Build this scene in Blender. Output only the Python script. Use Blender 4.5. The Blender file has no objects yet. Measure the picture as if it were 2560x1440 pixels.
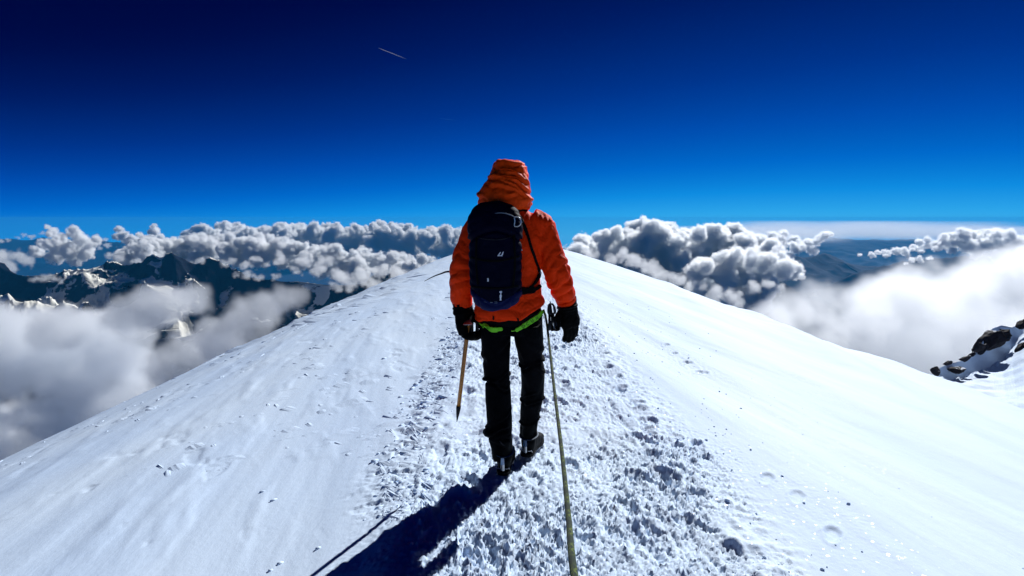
import bpy, bmesh, math, random
import numpy as np
from mathutils import Vector, Matrix
from mathutils.bvhtree import BVHTree

random.seed(7)
sc = bpy.context.scene
COL = sc.collection

# ------------------------------------------------------------------ camera
FPX, EYE = 1450.0, 1.54
PITCH = math.atan(175 / FPX)
cam = bpy.data.cameras.new('camera')
cam_ob = bpy.data.objects.new('camera', cam)
COL.objects.link(cam_ob)
cam.sensor_width = 36
cam.lens = 36 * FPX / 2560
cam.clip_start = 0.05
cam.clip_end = 400000
cam_ob.location = (0, 0, EYE)
cam_ob.rotation_euler = (math.radians(90) - PITCH, 0, 0)
sc.camera = cam_ob

# ------------------------------------------------------------------ sky and sun
SUN_AZ, SUN_EL = math.radians(33), math.radians(34)
world = bpy.data.worlds.new('World')
sc.world = world
world.use_nodes = True
wt = world.node_tree
WL = wt.links.new
bg = wt.nodes['Background']
bg.inputs[1].default_value = 0.1
tc = wt.nodes.new('ShaderNodeTexCoord')
vadd = wt.nodes.new('ShaderNodeVectorMath'); vadd.operation = 'ADD'
vadd.inputs[1].default_value = (0, 0, 0.035)
WL(tc.outputs['Generated'], vadd.inputs[0])
sky = wt.nodes.new('ShaderNodeTexSky')
sky.sky_type = 'NISHITA'
sky.sun_disc = False
sky.sun_elevation = SUN_EL
sky.sun_rotation = SUN_AZ
sky.altitude = 4800
sky.ozone_density = 6
sky.dust_density = 0
WL(vadd.outputs[0], sky.inputs['Vector'])
sep = wt.nodes.new('ShaderNodeSeparateColor')
WL(sky.outputs[0], sep.inputs[0])
mul = wt.nodes.new('ShaderNodeMath'); mul.operation = 'MULTIPLY'
mul.inputs[1].default_value = 0.1 / 3
WL(sep.outputs[1], mul.inputs[0])
ramp = wt.nodes.new('ShaderNodeValToRGB')
cr = ramp.color_ramp
SKY = [(.10, (0, .001, .022)), (.17, (0, .0022, .051)), (.21, (0, .009, .105)), (.28, (0, .030, .235)), (.36, (0, .066, .39)), (.46, (.0, .125, .53)),
       (.60, (.004, .235, .67)), (.74, (.022, .33, .73)), (.90, (.055, .42, .77)), (3.0, (.9, .95, 1))]
while len(cr.elements) < len(SKY):
    cr.elements.new(0.5)
for e, (t, c) in zip(cr.elements, SKY):
    e.position = t / 3
    e.color = (*c, 1)
WL(mul.outputs[0], ramp.inputs[0])
vm = wt.nodes.new('ShaderNodeVectorMath'); vm.operation = 'SCALE'
vm.inputs['Scale'].default_value = 10
WL(ramp.outputs[0], vm.inputs[0])
WL(vm.outputs[0], bg.inputs[0])

sun = bpy.data.lights.new('sun', 'SUN')
sun.energy = 4.8
sun.angle = math.radians(0.5)
sun.color = (1.0, 0.995, 0.985)
sun_ob = bpy.data.objects.new('sun', sun)
COL.objects.link(sun_ob)
SUN = Vector((math.sin(SUN_AZ) * math.cos(SUN_EL), math.cos(SUN_AZ) * math.cos(SUN_EL), math.sin(SUN_EL)))
sun_ob.rotation_euler = SUN.to_track_quat('Z', 'Y').to_euler()
sun_ob.location = (0, 0, 50)

sc.view_settings.view_transform = 'Standard'
sc.view_settings.look = 'None'
sc.view_settings.exposure = 0.17
sc.view_settings.gamma = 1
sc.view_settings.use_curve_mapping = False
sc.render.engine = 'CYCLES'
sc.cycles.use_denoising = True
sc.cycles.max_bounces = 12
sc.cycles.diffuse_bounces = 4
sc.cycles.glossy_bounces = 3
sc.cycles.transparent_max_bounces = 12
sc.cycles.volume_bounces = 10
sc.cycles.volume_max_steps = 512


# ------------------------------------------------------------------ helpers
def at(px, py, depth):
    """point seen at pixel (px, py) of the 2560x1440 photograph, depth metres ahead (world y)"""
    c, s = math.cos(PITCH), math.sin(PITCH)
    a, b = (px - 1280) / FPX, -(py - 720) / FPX
    k = depth / (c + b * s)
    return Vector((a * k, depth, EYE + (-s + b * c) * k))


def gnoise(x, y, z=None, seed=0):
    """gradient noise, about -1..1"""
    def h(i, j, k):
        n = (i * 374761393 + j * 668265263 + k * 2147483647 + seed * 974634777) & 0xffffffff
        n = ((n ^ (n >> 13)) * 1274126177) & 0xffffffff
        n = ((n ^ (n >> 16)) * 2246822519) & 0xffffffff
        return n ^ (n >> 15)
    x = np.asarray(x, float); y = np.asarray(y, float)
    xi, yi = np.floor(x).astype(np.int64), np.floor(y).astype(np.int64)
    fx, fy = x - xi, y - yi
    sm = lambda t: t * t * t * (t * (t * 6 - 15) + 10)
    u, v = sm(fx), sm(fy)
    if z is None:
        def g(i, j):
            a = h(xi + i, yi + j, 0) * (2 * np.pi / 4294967296.0)
            return np.cos(a) * (fx - i) + np.sin(a) * (fy - j)
        a = g(0, 0) * (1 - u) + g(1, 0) * u
        b = g(0, 1) * (1 - u) + g(1, 1) * u
        return (a * (1 - v) + b * v) * 1.5
    z = np.asarray(z, float)
    zi = np.floor(z).astype(np.int64); fz = z - zi; w = sm(fz)
    def g3(i, j, k):
        hh = h(xi + i, yi + j, zi + k)
        a = (hh & 0xffff) * (2 * np.pi / 65536.0); q = ((hh >> 16) & 0xffff) / 32768.0 - 1
        r = np.sqrt(np.clip(1 - q * q, 0, 1))
        return np.cos(a) * r * (fx - i) + np.sin(a) * r * (fy - j) + q * (fz - k)
    out = 0
    for k, wk in ((0, 1 - w), (1, w)):
        a = g3(0, 0, k) * (1 - u) + g3(1, 0, k) * u
        b = g3(0, 1, k) * (1 - u) + g3(1, 1, k) * u
        out = out + (a * (1 - v) + b * v) * wk
    return out * 1.5


def fbm(x, y, f, octv, seed=0, gain=.5, lac=2.03):
    o, a = 0, 1.0
    for k in range(octv):
        o = o + a * gnoise(x * f + 13.7 * k, y * f - 7.1 * k, seed=seed + k)
        f *= lac; a *= gain
    return o


def worley(x, y, seed=0):
    xi, yi = np.floor(x).astype(np.int64), np.floor(y).astype(np.int64)
    best = np.full(x.shape, 9.0); cid = np.zeros(x.shape)
    for i in (-1, 0, 1):
        for j in (-1, 0, 1):
            cx, cy = xi + i, yi + j
            n = (cx * 374761393 + cy * 668265263 + seed * 974634777) & 0xffffffff
            n = ((n ^ (n >> 13)) * 1274126177) & 0xffffffff
            n = n ^ (n >> 16)
            px = cx + (n & 0xfff) / 4096.0; py = cy + ((n >> 12) & 0xfff) / 4096.0
            d = np.hypot(x - px, y - py)
            m = d < best
            best = np.where(m, d, best); cid = np.where(m, (n >> 8) % 1000 / 1000.0, cid)
    return best, cid


def sstep(a, b, x):
    t = np.clip((x - a) / (b - a), 0, 1)
    return t * t * (3 - 2 * t)


def new_mesh(name, verts, faces, mat, parent=None, smooth=True):
    me = bpy.data.meshes.new(name)
    verts = np.asarray(verts, dtype=np.float32)
    if isinstance(faces, np.ndarray):
        n = len(faces); k = faces.shape[1]
        me.vertices.add(len(verts)); me.vertices.foreach_set('co', verts.ravel())
        me.loops.add(n * k); me.loops.foreach_set('vertex_index', faces.astype(np.int32).ravel())
        me.polygons.add(n); me.polygons.foreach_set('loop_start', np.arange(0, n * k, k, dtype=np.int32))
        me.update(calc_edges=True)
    else:
        me.from_pydata([tuple(map(float, v)) for v in verts], [], faces)
    if smooth:
        me.polygons.foreach_set('use_smooth', np.ones(len(me.polygons), dtype=bool))
    me.update()
    ob = bpy.data.objects.new(name, me)
    COL.objects.link(ob)
    if mat:
        me.materials.append(mat)
    if parent:
        ob.parent = parent
    return ob


def tag(o, label=None, cat=None, group=None, kind=None):
    if label: o['label'] = label
    if cat: o['category'] = cat
    if group: o['group'] = group
    if kind: o['kind'] = kind
    return o


def empty(name, label, cat, group=None):
    o = bpy.data.objects.new(name, None)
    COL.objects.link(o)
    return tag(o, label, cat, group)


def grid_faces(nu, nv):
    i = np.arange(nu * nv).reshape(nu, nv)
    return np.stack([i[:-1, :-1], i[1:, :-1], i[1:, 1:], i[:-1, 1:]], -1).reshape(-1, 4)


def rgbn(c):
    return (*c, 1)


def nodes(name):
    m = bpy.data.materials.new(name); m.use_nodes = True
    return m, m.node_tree, m.node_tree.nodes['Principled BSDF']


def cloth(name, col, rough=.8, weave=900, bump=.25, sheen=0.0, var=.25, spec=.3, crumple=0, cscale=14):
    m, nt, b = nodes(name)
    N, L = nt.nodes.new, nt.links.new
    b.inputs['Roughness'].default_value = rough
    b.inputs['Specular IOR Level'].default_value = spec
    if sheen:
        b.inputs['Sheen Weight'].default_value = sheen
    t = N('ShaderNodeTexCoord')
    n = N('ShaderNodeTexNoise'); n.inputs['Scale'].default_value = 9; n.inputs['Detail'].default_value = 5
    L(t.outputs['Object'], n.inputs['Vector'])
    mx = N('ShaderNodeMix'); mx.data_type = 'RGBA'
    mx.inputs[6].default_value = rgbn([c * (1 - var) for c in col]); mx.inputs[7].default_value = rgbn([min(1, c * (1 + var)) for c in col])
    L(n.outputs[0], mx.inputs[0]); L(mx.outputs[2], b.inputs['Base Color'])
    w = N('ShaderNodeTexNoise'); w.inputs['Scale'].default_value = weave; w.inputs['Detail'].default_value = 2
    L(t.outputs['Object'], w.inputs['Vector'])
    bp = N('ShaderNodeBump'); bp.inputs['Strength'].default_value = bump; bp.inputs['Distance'].default_value = .001
    L(w.outputs[0], bp.inputs['Height'])
    last = bp
    if crumple:
        c = N('ShaderNodeTexNoise'); c.inputs['Scale'].default_value = cscale; c.inputs['Detail'].default_value = 6
        c.inputs['Distortion'].default_value = .8
        L(t.outputs['Object'], c.inputs['Vector'])
        b2 = N('ShaderNodeBump'); b2.inputs['Strength'].default_value = 1; b2.inputs['Distance'].default_value = crumple
        L(c.outputs[0], b2.inputs['Height']); L(bp.outputs[0], b2.inputs['Normal'])
        last = b2
    L(last.outputs[0], b.inputs['Normal'])
    return m


def plain(name, col, rough=.5, metal=0.0, spec=.5, scratch=0.15):
    m, nt, b = nodes(name)
    b.inputs['Metallic'].default_value = metal
    b.inputs['Specular IOR Level'].default_value = spec
    N, L = nt.nodes.new, nt.links.new
    t = N('ShaderNodeTexCoord'); n = N('ShaderNodeTexNoise'); n.inputs['Scale'].default_value = 60; n.inputs['Detail'].default_value = 6
    L(t.outputs['Object'], n.inputs['Vector'])
    mr = N('ShaderNodeMapRange'); mr.inputs[3].default_value = max(0, rough - scratch); mr.inputs[4].default_value = min(1, rough + scratch)
    L(n.outputs[0], mr.inputs[0]); L(mr.outputs[0], b.inputs['Roughness'])
    mx = N('ShaderNodeMix'); mx.data_type = 'RGBA'
    mx.inputs[6].default_value = rgbn([c * .75 for c in col]); mx.inputs[7].default_value = rgbn([min(1, c * 1.15) for c in col])
    L(n.outputs[0], mx.inputs[0]); L(mx.outputs[2], b.inputs['Base Color'])
    return m


# ------------------------------------------------------------------ snow materials
def snow_material(name, near=True):
    m, nt, b = nodes(name)
    N, L = nt.nodes.new, nt.links.new
    b.inputs['Roughness'].default_value = .75
    b.inputs['Specular IOR Level'].default_value = .25
    t = N('ShaderNodeTexCoord')
    # wind crust patches: slightly greyer or bluer snow
    mp = N('ShaderNodeMapping'); mp.inputs['Scale'].default_value = (1, .35, 1)
    L(t.outputs['Object'], mp.inputs[0])
    n = N('ShaderNodeTexNoise'); n.inputs['Scale'].default_value = .9 if near else .05; n.inputs['Detail'].default_value = 7
    L(mp.outputs[0], n.inputs['Vector'])
    mx = N('ShaderNodeMix'); mx.data_type = 'RGBA'
    mx.inputs[6].default_value = (.60, .755, .98, 1); mx.inputs[7].default_value = (.67, .81, .99, 1)
    mr = N('ShaderNodeMapRange'); mr.inputs[1].default_value = .35; mr.inputs[2].default_value = .65
    L(n.outputs[0], mr.inputs[0]); L(mr.outputs[0], mx.inputs[0]); L(mx.outputs[2], b.inputs['Base Color'])
    if near:
        g = N('ShaderNodeTexNoise'); g.inputs['Scale'].default_value = 260; g.inputs['Detail'].default_value = 3
        L(t.outputs['Object'], g.inputs['Vector'])
        b1 = N('ShaderNodeBump'); b1.inputs['Strength'].default_value = .5; b1.inputs['Distance'].default_value = .0016
        L(g.outputs[0], b1.inputs['Height'])
        g2 = N('ShaderNodeTexNoise'); g2.inputs['Scale'].default_value = 34; g2.inputs['Detail'].default_value = 5; g2.inputs['Roughness'].default_value = .6
        mp2 = N('ShaderNodeMapping'); mp2.inputs['Scale'].default_value = (1, .5, 1); mp2.inputs['Rotation'].default_value = (0, 0, -.5)
        L(t.outputs['Object'], mp2.inputs[0]); L(mp2.outputs[0], g2.inputs['Vector'])
        b2 = N('ShaderNodeBump'); b2.inputs['Strength'].default_value = .7; b2.inputs['Distance'].default_value = .004
        L(g2.outputs[0], b2.inputs['Height']); L(b1.outputs[0], b2.inputs['Normal'])
        L(b2.outputs[0], b.inputs['Normal'])
        # sparse sparkle: a few crystals are mirror smooth
        v = N('ShaderNodeTexVoronoi'); v.inputs['Scale'].default_value = 90
        L(t.outputs['Object'], v.inputs['Vector'])
        sc_ = N('ShaderNodeSeparateColor'); L(v.outputs['Color'], sc_.inputs[0])
        gt = N('ShaderNodeMath'); gt.operation = 'GREATER_THAN'; gt.inputs[1].default_value = .985
        L(sc_.outputs[0], gt.inputs[0])
        mr2 = N('ShaderNodeMapRange'); mr2.inputs[3].default_value = .75; mr2.inputs[4].default_value = .3
        L(gt.outputs[0], mr2.inputs[0]); L(mr2.outputs[0], b.inputs['Roughness'])
    else:
        g2 = N('ShaderNodeTexNoise'); g2.inputs['Scale'].default_value = .5; g2.inputs['Detail'].default_value = 8
        L(t.outputs['Object'], g2.inputs['Vector'])
        b2 = N('ShaderNodeBump'); b2.inputs['Strength'].default_value = .5; b2.inputs['Distance'].default_value = .3
        L(g2.outputs[0], b2.inputs['Height']); L(b2.outputs[0], b.inputs['Normal'])
    return m


SNOW = snow_material('snow')
SNOW_FAR = snow_material('snow_far', False)



# ------------------------------------------------------------------ summit ridge
def base_height(x, y):
    zc = -np.clip(y, 0, None) ** 2 / 4000.0
    xl = np.clip(-x - .55, 0, None)
    xr = np.clip(x - .95, 0, None)
    gl = .03 * xl + 0.0385 * xl ** 2 / (1 + xl / 60)
    gr = .1256 * (xr - .38 * (1 - np.exp(-xr / .38))) + .0148 * xr ** 2 + .0256 * (1 - np.exp(-xr / 1.74))
    # the near flank of the path falls a little faster on the left
    gl = gl + .10 * (1 - np.exp(-xl / .5))
    return zc - gl - gr


def path_mask(x, y):
    e = .10 * gnoise(y * 1.3, x * 0 + 3.3, seed=5) + .05 * gnoise(y * 4.1, x * .5, seed=6)
    e2 = .12 * gnoise(y * .9, x * 0 + 9.1, seed=15) + .06 * gnoise(y * 3.7, x * .5, seed=16)
    wob = .10 * np.sin(y * .21 + .4) * sstep(6, 16, y)
    l = sstep(-.74, -.46, x + e - wob - .34 * sstep(3.3, 2.3, y))
    r = 1 - sstep(.92, 1.16, x + e2 - wob)
    return l * r


def trampled(x, y):
    wx = x + .03 * gnoise(x * 7, y * 7, seed=21); wy = y + .03 * gnoise(x * 7, y * 7, seed=22)
    w1, c1 = worley(wx * 7.5, wy * 5.5, 1)
    w2, c2 = worley(wx * 17, wy * 12, 2)
    w3, c3 = worley(wx * 36, wy * 27, 3)
    big = fbm(x, y, 2.6, 2, 30)
    rough = .25 + .55 * sstep(-.25, .35, fbm(x, y * .5, 1.7, 2, 33))
    rough = rough * (.45 + .65 * sstep(.05, .55, x + .1 * gnoise(y * 1.5, x, seed=44)))
    h = .018 * big + .8 * rough * (.007 * (c1 - .5) * sstep(.62, .3, w1) + .006 * (.45 - w1) * (c1 > .45)
                              + .0042 * (.5 - w2) * (c2 > .4)) + .0012 * (.5 - w3) * (.5 + rough)
    g_ = fbm(x * 1.0 + .08 * y, y * .09, 9.0, 3, 38, .6); h = h - .012 * np.exp(-(g_ / .12) ** 2) * sstep(.0, .35, gnoise(x * 1.6 + 7, y * .45, seed=39))
    h = h + .010 * fbm(x * 1.0 + .05 * y, y * .12, 5.5, 3, 36, .5) * sstep(-.1, .4, gnoise(x * 2.2, y * .6, seed=37))
    pits, cp = worley(wx * 9 + 5.2, wy * 8 + 1.1, 9)
    h = h - .014 * sstep(.26, .06, pits) * (cp > .66)
    h = h + .0062 * fbm(x, y * .45, 10, 4, 40, .5)
    h = h + .0022 * fbm(x, y, 48, 2, 47, .5)
    return h


def detail(x, y):
    m = path_mask(x, y)
    fade = 1 / (1 + (np.clip(y, 0, None) / 22.0) ** 2)
    hp = np.zeros(x.shape); k = m > 0
    hp[k] = trampled(x[k], y[k]) * m[k] * (.25 + .75 * sstep(26, 9, y[k]))
    # raised shoulder of kicked-out snow on the right side of the path
    e2 = .12 * gnoise(y * .9, x * 0 + 9.1, seed=15)
    d = x + e2 - 1.10
    sh = np.exp(-(d / .10) ** 2) * (.018 + .022 * gnoise(x * 5, y * 4, seed=52)) * fade * .7
    sh = sh + np.exp(-((d - .06) / .16) ** 2) * .016 * np.clip(fbm(x, y, 11, 2, 55), -.3, 1)
    # broken wind crust along the left side of the path
    d2 = x + .12 * gnoise(y * 1.1, y * 0, seed=63) + .76
    band = np.exp(-(d2 / .14) ** 2) * sstep(2.8, 3.3, y)
    crust = band * (.020 * np.abs(fbm(x + .35 * y, y, 9, 3, 60, .6)) - .022 * (fbm(x + .35 * y, y - .2 * x, 5.5, 2, 64) > .32))
    # smooth wind-packed flanks: long shallow waves along the ridge and small scallops
    off = 1 - m
    wave = .012 * fbm(x * 1.6 + .25 * y, y * .22, .9, 4, 70)
    sast = fbm(x * 1.0 + .3 * y, y * .32, 3.2, 3, 75, .55)
    left = sstep(-.5, -1.6, x)
    right = sstep(1.1, 2.2, x)
    scal = left * (.010 * np.clip(sast - .12, 0, 1) - .007 * sstep(.50, .62, fbm(x * 1.2 + .5 * y, y * .5, 2.6, 4, 81)) * sstep(-.2, .5, gnoise(x * .7, y * .35, seed=83)))
    scal_r = right * (.005 * sast + .05 * fbm(x * .55 + .1 * y, y * .10, .9, 3, 87))
    # little crust steps out near the left skyline
    far = sstep(9, 16, y) * sstep(-3, -7, x)
    step = far * .07 * sstep(.0, .10, fbm(x * .9 + .1 * y, y * .12, .8, 3, 90)) * (.6 + .6 * gnoise(x * .8, y * .3, seed=93))
    # three broad shallow grooves down the right flank
    gro = 0
    for k, (x0, s, a, w) in enumerate(((4.2, .22, .05, .35), (6.5, .28, .13, .45), (8.2, .29, -.08, .4), (9.5, .30, .20, .6), (14, .34, .30, .9))):
        dd = x - (x0 + s * (y - 12))
        gro = gro + a * np.exp(-(dd / w) ** 2) * sstep(4, 10, y) * sstep(3, 6, x)
    return hp + sh + crust * fade + (wave + scal + scal_r) * off + step + gro


FOOT = []
rf = random.Random(11)
for i in range(210):
    yy = 1.3 + 15 * rf.random() ** 1.5
    xx = rf.uniform(-.5, 1.08)
    FOOT.append((xx, yy, rf.gauss(0, .35), rf.uniform(.5, 1), rf.uniform(.10, .14), rf.uniform(.04, .055)))
for i in range(16):                      # deeper holes on the right shoulder of the path
    yy = 2.2 + i * .42 + rf.uniform(-.1, .1)
    FOOT.append((1.08 + rf.uniform(-.10, .06), yy, rf.gauss(-.5, .3), rf.uniform(.6, 1.2), rf.uniform(.07, .12), rf.uniform(.035, .05)))
for px, py, s in ((1665, 868, 1.3), (1685, 882, 1.2), (1712, 905, 1.1), (1722, 915, 1.0), (1745, 935, .9), (1760, 950, .9), (1738, 1130, 1.3), (1758, 1150, .9),
                  (1915, 1220, .5), (2080, 1350, .5), (1990, 1280, .4)):
    t = 1.0
    for _ in range(40):                  # walk down the view ray to the snow
        p = at(px, py, t)
        g = float(base_height(np.array([p.x]), np.array([p.y]))[0])
        if p.z <= g: break
        t *= 1.07
    FOOT.append((p.x, p.y, -.55, s, .09, .035))


def stamps(x, y, h):
    for fx, fy, a, s, lx, ly in FOOT:
        r = 3.2 * lx
        m = (np.abs(x - fx) < r) & (np.abs(y - fy) < r)
        if not m.any(): continue
        dx, dy = x[m] - fx, y[m] - fy
        c, q = math.cos(a), math.sin(a)
        v = (dx * -q + dy * c) / lx; u = (dx * c + dy * q) / (ly * (1 + .15 * np.sign(v)))
        rr = np.sqrt(u * u + v * v)
        h[m] += s * (-.020 * sstep(1.1, .75, rr) + .009 * np.exp(-((rr - 1.25) / .28) ** 2) + .004 * gnoise(x[m] * 70, y[m] * 70, seed=3))
    return h


def axis_nodes(stops):
    """stops: [(x0, step0), (x1, step1), ...] -> positions with a smoothly growing step"""
    out = [stops[0][0]]
    for (a, sa), (b, sb) in zip(stops[:-1], stops[1:]):
        x = out[-1]
        while x < b:
            t = (x - a) / (b - a)
            x += sa * (sb / sa) ** t
            out.append(x)
    return np.array(out)


xs_r = axis_nodes([(0, .009), (1.35, .010), (4, .07), (20, .5), (70, 2.5)])
xs_l = -axis_nodes([(0, .009), (1.15, .010), (4, .034), (14, .16), (60, 1.5), (160, 8)])
xs = np.concatenate([xs_l[:0:-1], xs_r])
ys = np.concatenate([-axis_nodes([(0, .25), (60, 6)])[:0:-1], axis_nodes([(0, .2), (1.5, .009), (2.5, .010), (5, .02), (12, .07), (60, .5), (170, 4)])])
GX, GY = np.meshgrid(xs, ys, indexing='ij')
GZ = base_height(GX, GY) + detail(GX, GY)
GZ = stamps(GX, GY, GZ)
# behind the camera the ridge runs on level
ridge = new_mesh('snow_ridge', np.stack([GX, GY, GZ], -1).reshape(-1, 3), grid_faces(len(xs), len(ys)), SNOW)
tag(ridge, kind='structure')
print('ridge verts', GX.size)


def ground_z(x, y):
    i = min(max(np.searchsorted(xs, x), 1), len(xs) - 1); j = min(max(np.searchsorted(ys, y), 1), len(ys) - 1)
    u = (x - xs[i - 1]) / (xs[i] - xs[i - 1]); v = (y - ys[j - 1]) / (ys[j] - ys[j - 1])
    return float((GZ[i - 1, j - 1] * (1 - u) + GZ[i, j - 1] * u) * (1 - v) + (GZ[i - 1, j] * (1 - u) + GZ[i, j] * u) * v)


# loose crumbs of snow and ice lying on the crust and along the path
def icos(sub=1):
    bm = bmesh.new(); bmesh.ops.create_icosphere(bm, subdivisions=sub, radius=1)
    v = np.array([q.co[:] for q in bm.verts]); f = np.array([[w.index for w in q.verts] for q in bm.faces]); bm.free()
    return v, f


def scatter(name, spots, mat, seed, label=None):
    bv, bf = icos(1)
    rs = np.random.RandomState(seed)
    V, Fc = [], []
    for k, (x, y, s, el) in enumerate(spots):
        n = bv * (1 + rs.uniform(-.28, .28, (len(bv), 1)))
        n = n * np.array([s * rs.uniform(.7, 1.3), s * rs.uniform(.7, 1.3) * el, s * rs.uniform(.45, .9)])
        a = rs.uniform(0, 6.28) if el == 1 else -.6 + rs.normal() * .2
        c, q = math.cos(a), math.sin(a)
        n = np.stack([n[:, 0] * c - n[:, 1] * q, n[:, 0] * q + n[:, 1] * c, n[:, 2]], -1)
        V.append(n + np.array([x, y, ground_z(x, y) + s * .12])); Fc.append(bf + k * len(bv))
    o = new_mesh(name, np.concatenate(V), np.concatenate(Fc), mat)
    return tag(o, kind='stuff')


rs = random.Random(4)
spots = []
for i in range(1500):                                   # on the trampled path
    y = 1.5 + 13 * rs.random() ** 1.7; x = rs.uniform(-.62 + .3 * (y < 2.9), 1.12)
    spots.append((x, y, .002 + .006 * rs.random() ** 4, 1))
for i in range(240):                                    # thrown out on the right
    y = 1.8 + 10 * rs.random() ** 1.3; x = 1.12 + abs(rs.gauss(0, .5)) * (1 + .1 * y)
    spots.append((x, y, .004 + .010 * rs.random() ** 3, 1))
for i in range(30):                                     # bigger clods along the right shoulder
    y = 1.9 + 7 * rs.random() ** 1.3; x = 1.10 + rs.gauss(0, .09)
    spots.append((x, y, .007 + .012 * rs.random() ** 2, 1))
tag(scatter('snow_crumbs', spots, SNOW, 5))
spots = []
for i in range(520):                                    # chips of broken wind crust on the left
    y = 2.9 + 7 * rs.random(); x = -.74 + .12 * (y < 3.4) + rs.gauss(0, .10)
    spots.append((x, y, .004 + .012 * rs.random() ** 2.5, 2.2))
for px, py, s in ((936, 1158, .020), (682, 1250, .012), (655, 1230, .010), (795, 1370, .010), (700, 1410, .010), (676, 1425, .009), (1040, 965, .035), (1055, 955, .03), (1030, 975, .025), (960, 900, .02), (1110, 850, .03), (1120, 845, .02)):
    t = 1.2
    while True:
        p = at(px, py, t)
        if p.z <= float(base_height(np.array([p.x]), np.array([p.y]))[0]) or t > 40: break
        t *= 1.01
    spots.append((p.x, p.y, s, 1.7))
scatter('snow_chips', spots, SNOW, 6)



def scarps(name, spots, mat, seed):
    """small broken edges of wind crust: vertical lip away from the sun, feathered into the snow towards it"""
    r_ = random.Random(seed); V, Fc = [], []
    for x, y, ln, h in spots:
        a = r_.gauss(.95, .22); d = (math.sin(a), math.cos(a)); c = (math.cos(a), -math.sin(a)); n = 6; o = len(V); w = h * r_.uniform(11, 20); bend = r_.uniform(-.12, .12) * ln
        for k in range(n + 1):
            t = k / n - .5; hh = h * max(0, 1 - (2 * abs(t)) ** 2.5) * r_.uniform(.6, 1.2); off = bend * (4 * t * t) + r_.uniform(-.25, .25) * h
            qx, qy = x + d[0] * t * ln + c[0] * off, y + d[1] * t * ln + c[1] * off
            for s, z in ((-.15 * h, -.3 * h - .002), (0, hh), (.35 * w, hh * .72), (w, -.002)):
                ux, uy = qx + c[0] * s, qy + c[1] * s
                V.append((ux, uy, ground_z(ux, uy) + z))
        for k in range(n):
            for m in range(3): Fc.append((o + k * 4 + m, o + k * 4 + m + 1, o + k * 4 + 5 + m, o + k * 4 + 4 + m))
    return tag(new_mesh(name, V, Fc, mat, smooth=False), kind='stuff')


sp_ = []
for i in range(1100):
    y = 1.8 + 12 * rs.random() ** 1.2; x = -.95 - 6.5 * rs.random() ** 1.2
    if gnoise(np.array([x * .8]), np.array([y * .5]), seed=301)[0] < -.05: continue
    k = 1 + .10 * y
    sp_.append((x, y, k * (.02 + .20 * rs.random() ** 2.6), k * (.002 + .006 * rs.random() ** 2.2)))
for i in range(520):                                    # broken crust lines higher up, close to the left skyline
    y = 14 + 30 * rs.random(); x = -(2.2 + (y - 6) * .32) + rs.gauss(0, .07 * y) + 1.2 * math.sin(y * .4)
    sp_.append((x, y, .3 + 1.3 * rs.random() ** 2, .02 + .06 * rs.random() ** 2))
for i in range(160):                                    # torn crust right beside the path
    y = 2.9 + 8 * rs.random() ** 1.3; x = -.74 + .12 * (y < 3.4) + rs.gauss(0, .11)
    sp_.append((x, y, .02 + .05 * rs.random(), .003 + .008 * rs.random()))
scarps('snow_crust_edges', sp_, SNOW, 9)

# ------------------------------------------------------------------ neighbouring snow slope on the right with its rocks
sp = [(2250, 975), (2330, 938), (2352, 918), (2375, 908), (2400, 903), (2425, 893), (2445, 874), (2462, 845), (2480, 822), (2505, 812), (2530, 818), (2560, 808), (2640, 770), (2800, 700), (3100, 600)]
bd = [(2250, 985), (2330, 940), (2352, 944), (2375, 946), (2400, 945), (2425, 937), (2445, 931), (2462, 924), (2480, 915), (2505, 900), (2530, 878), (2560, 845), (2640, 800), (2800, 740), (3100, 640)]
dS = [150, 150, 152, 155, 158, 162, 166, 170, 174, 178, 182, 186, 192, 200, 215]
dB = [149, 148.6, 149.5, 151.5, 153.5, 156.5, 159.5, 162, 165, 168, 171.5, 176.5, 183, 192, 208]


def interp_poly(P, n):
    P = np.array(P, float); t = np.linspace(0, len(P) - 1, n)
    return np.stack([np.interp(t, range(len(P)), P[:, k]) for k in range(P.shape[1])], -1)


S = interp_poly([tuple(at(a, b, d)) for (a, b), d in zip(sp, dS)], 260)
B = interp_poly([tuple(at(a, b, d)) for (a, b), d in zip(bd, dB)], 260)
Ft = interp_poly([tuple(at(a + 30, 1000 + (a - 2250) * .25 + 60, 95)) for (a, b) in bd], 260)
back = S + np.array([15, 60, -60.0])
rows = []
for t in np.linspace(0, 1, 8)[:-1]: rows.append(back * (1 - t) + S * t)
for t in np.linspace(0, 1, 46)[:-1]:
    q = S * (1 - t) + B * t; q[:, 2] += -2.2 * math.sin(math.pi * t) * np.clip(np.linalg.norm(S - B, axis=1) / 20, 0, 1); rows.append(q)
for t in np.linspace(0, 1, 80):
    q = B * (1 - t) + Ft * t; q[:, 2] += -1.2 * math.sin(math.pi * t); rows.append(q)
R_ = np.stack(rows, 0)
nz = fbm(R_[..., 0], R_[..., 1], .12, 4, 201)
fa = np.ones(len(rows)); fa[:8] = .3
R_[..., 2] += nz * .55 * fa[:, None]
# fluted wind drifts that break the edge between shade and light
k0 = 7 + 45
for i in range(-6, 10):
    R_[k0 + i, :, 2] += .5 * np.exp(-(i / 3.5) ** 2) * gnoise(R_[k0, :, 0] * .45, R_[k0, :, 1] * 0 + i * .1, seed=8)
slope = new_mesh('snow_slope', R_.reshape(-1, 3), grid_faces(*R_.shape[:2]), SNOW_FAR)
tag(slope, kind='structure')


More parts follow.
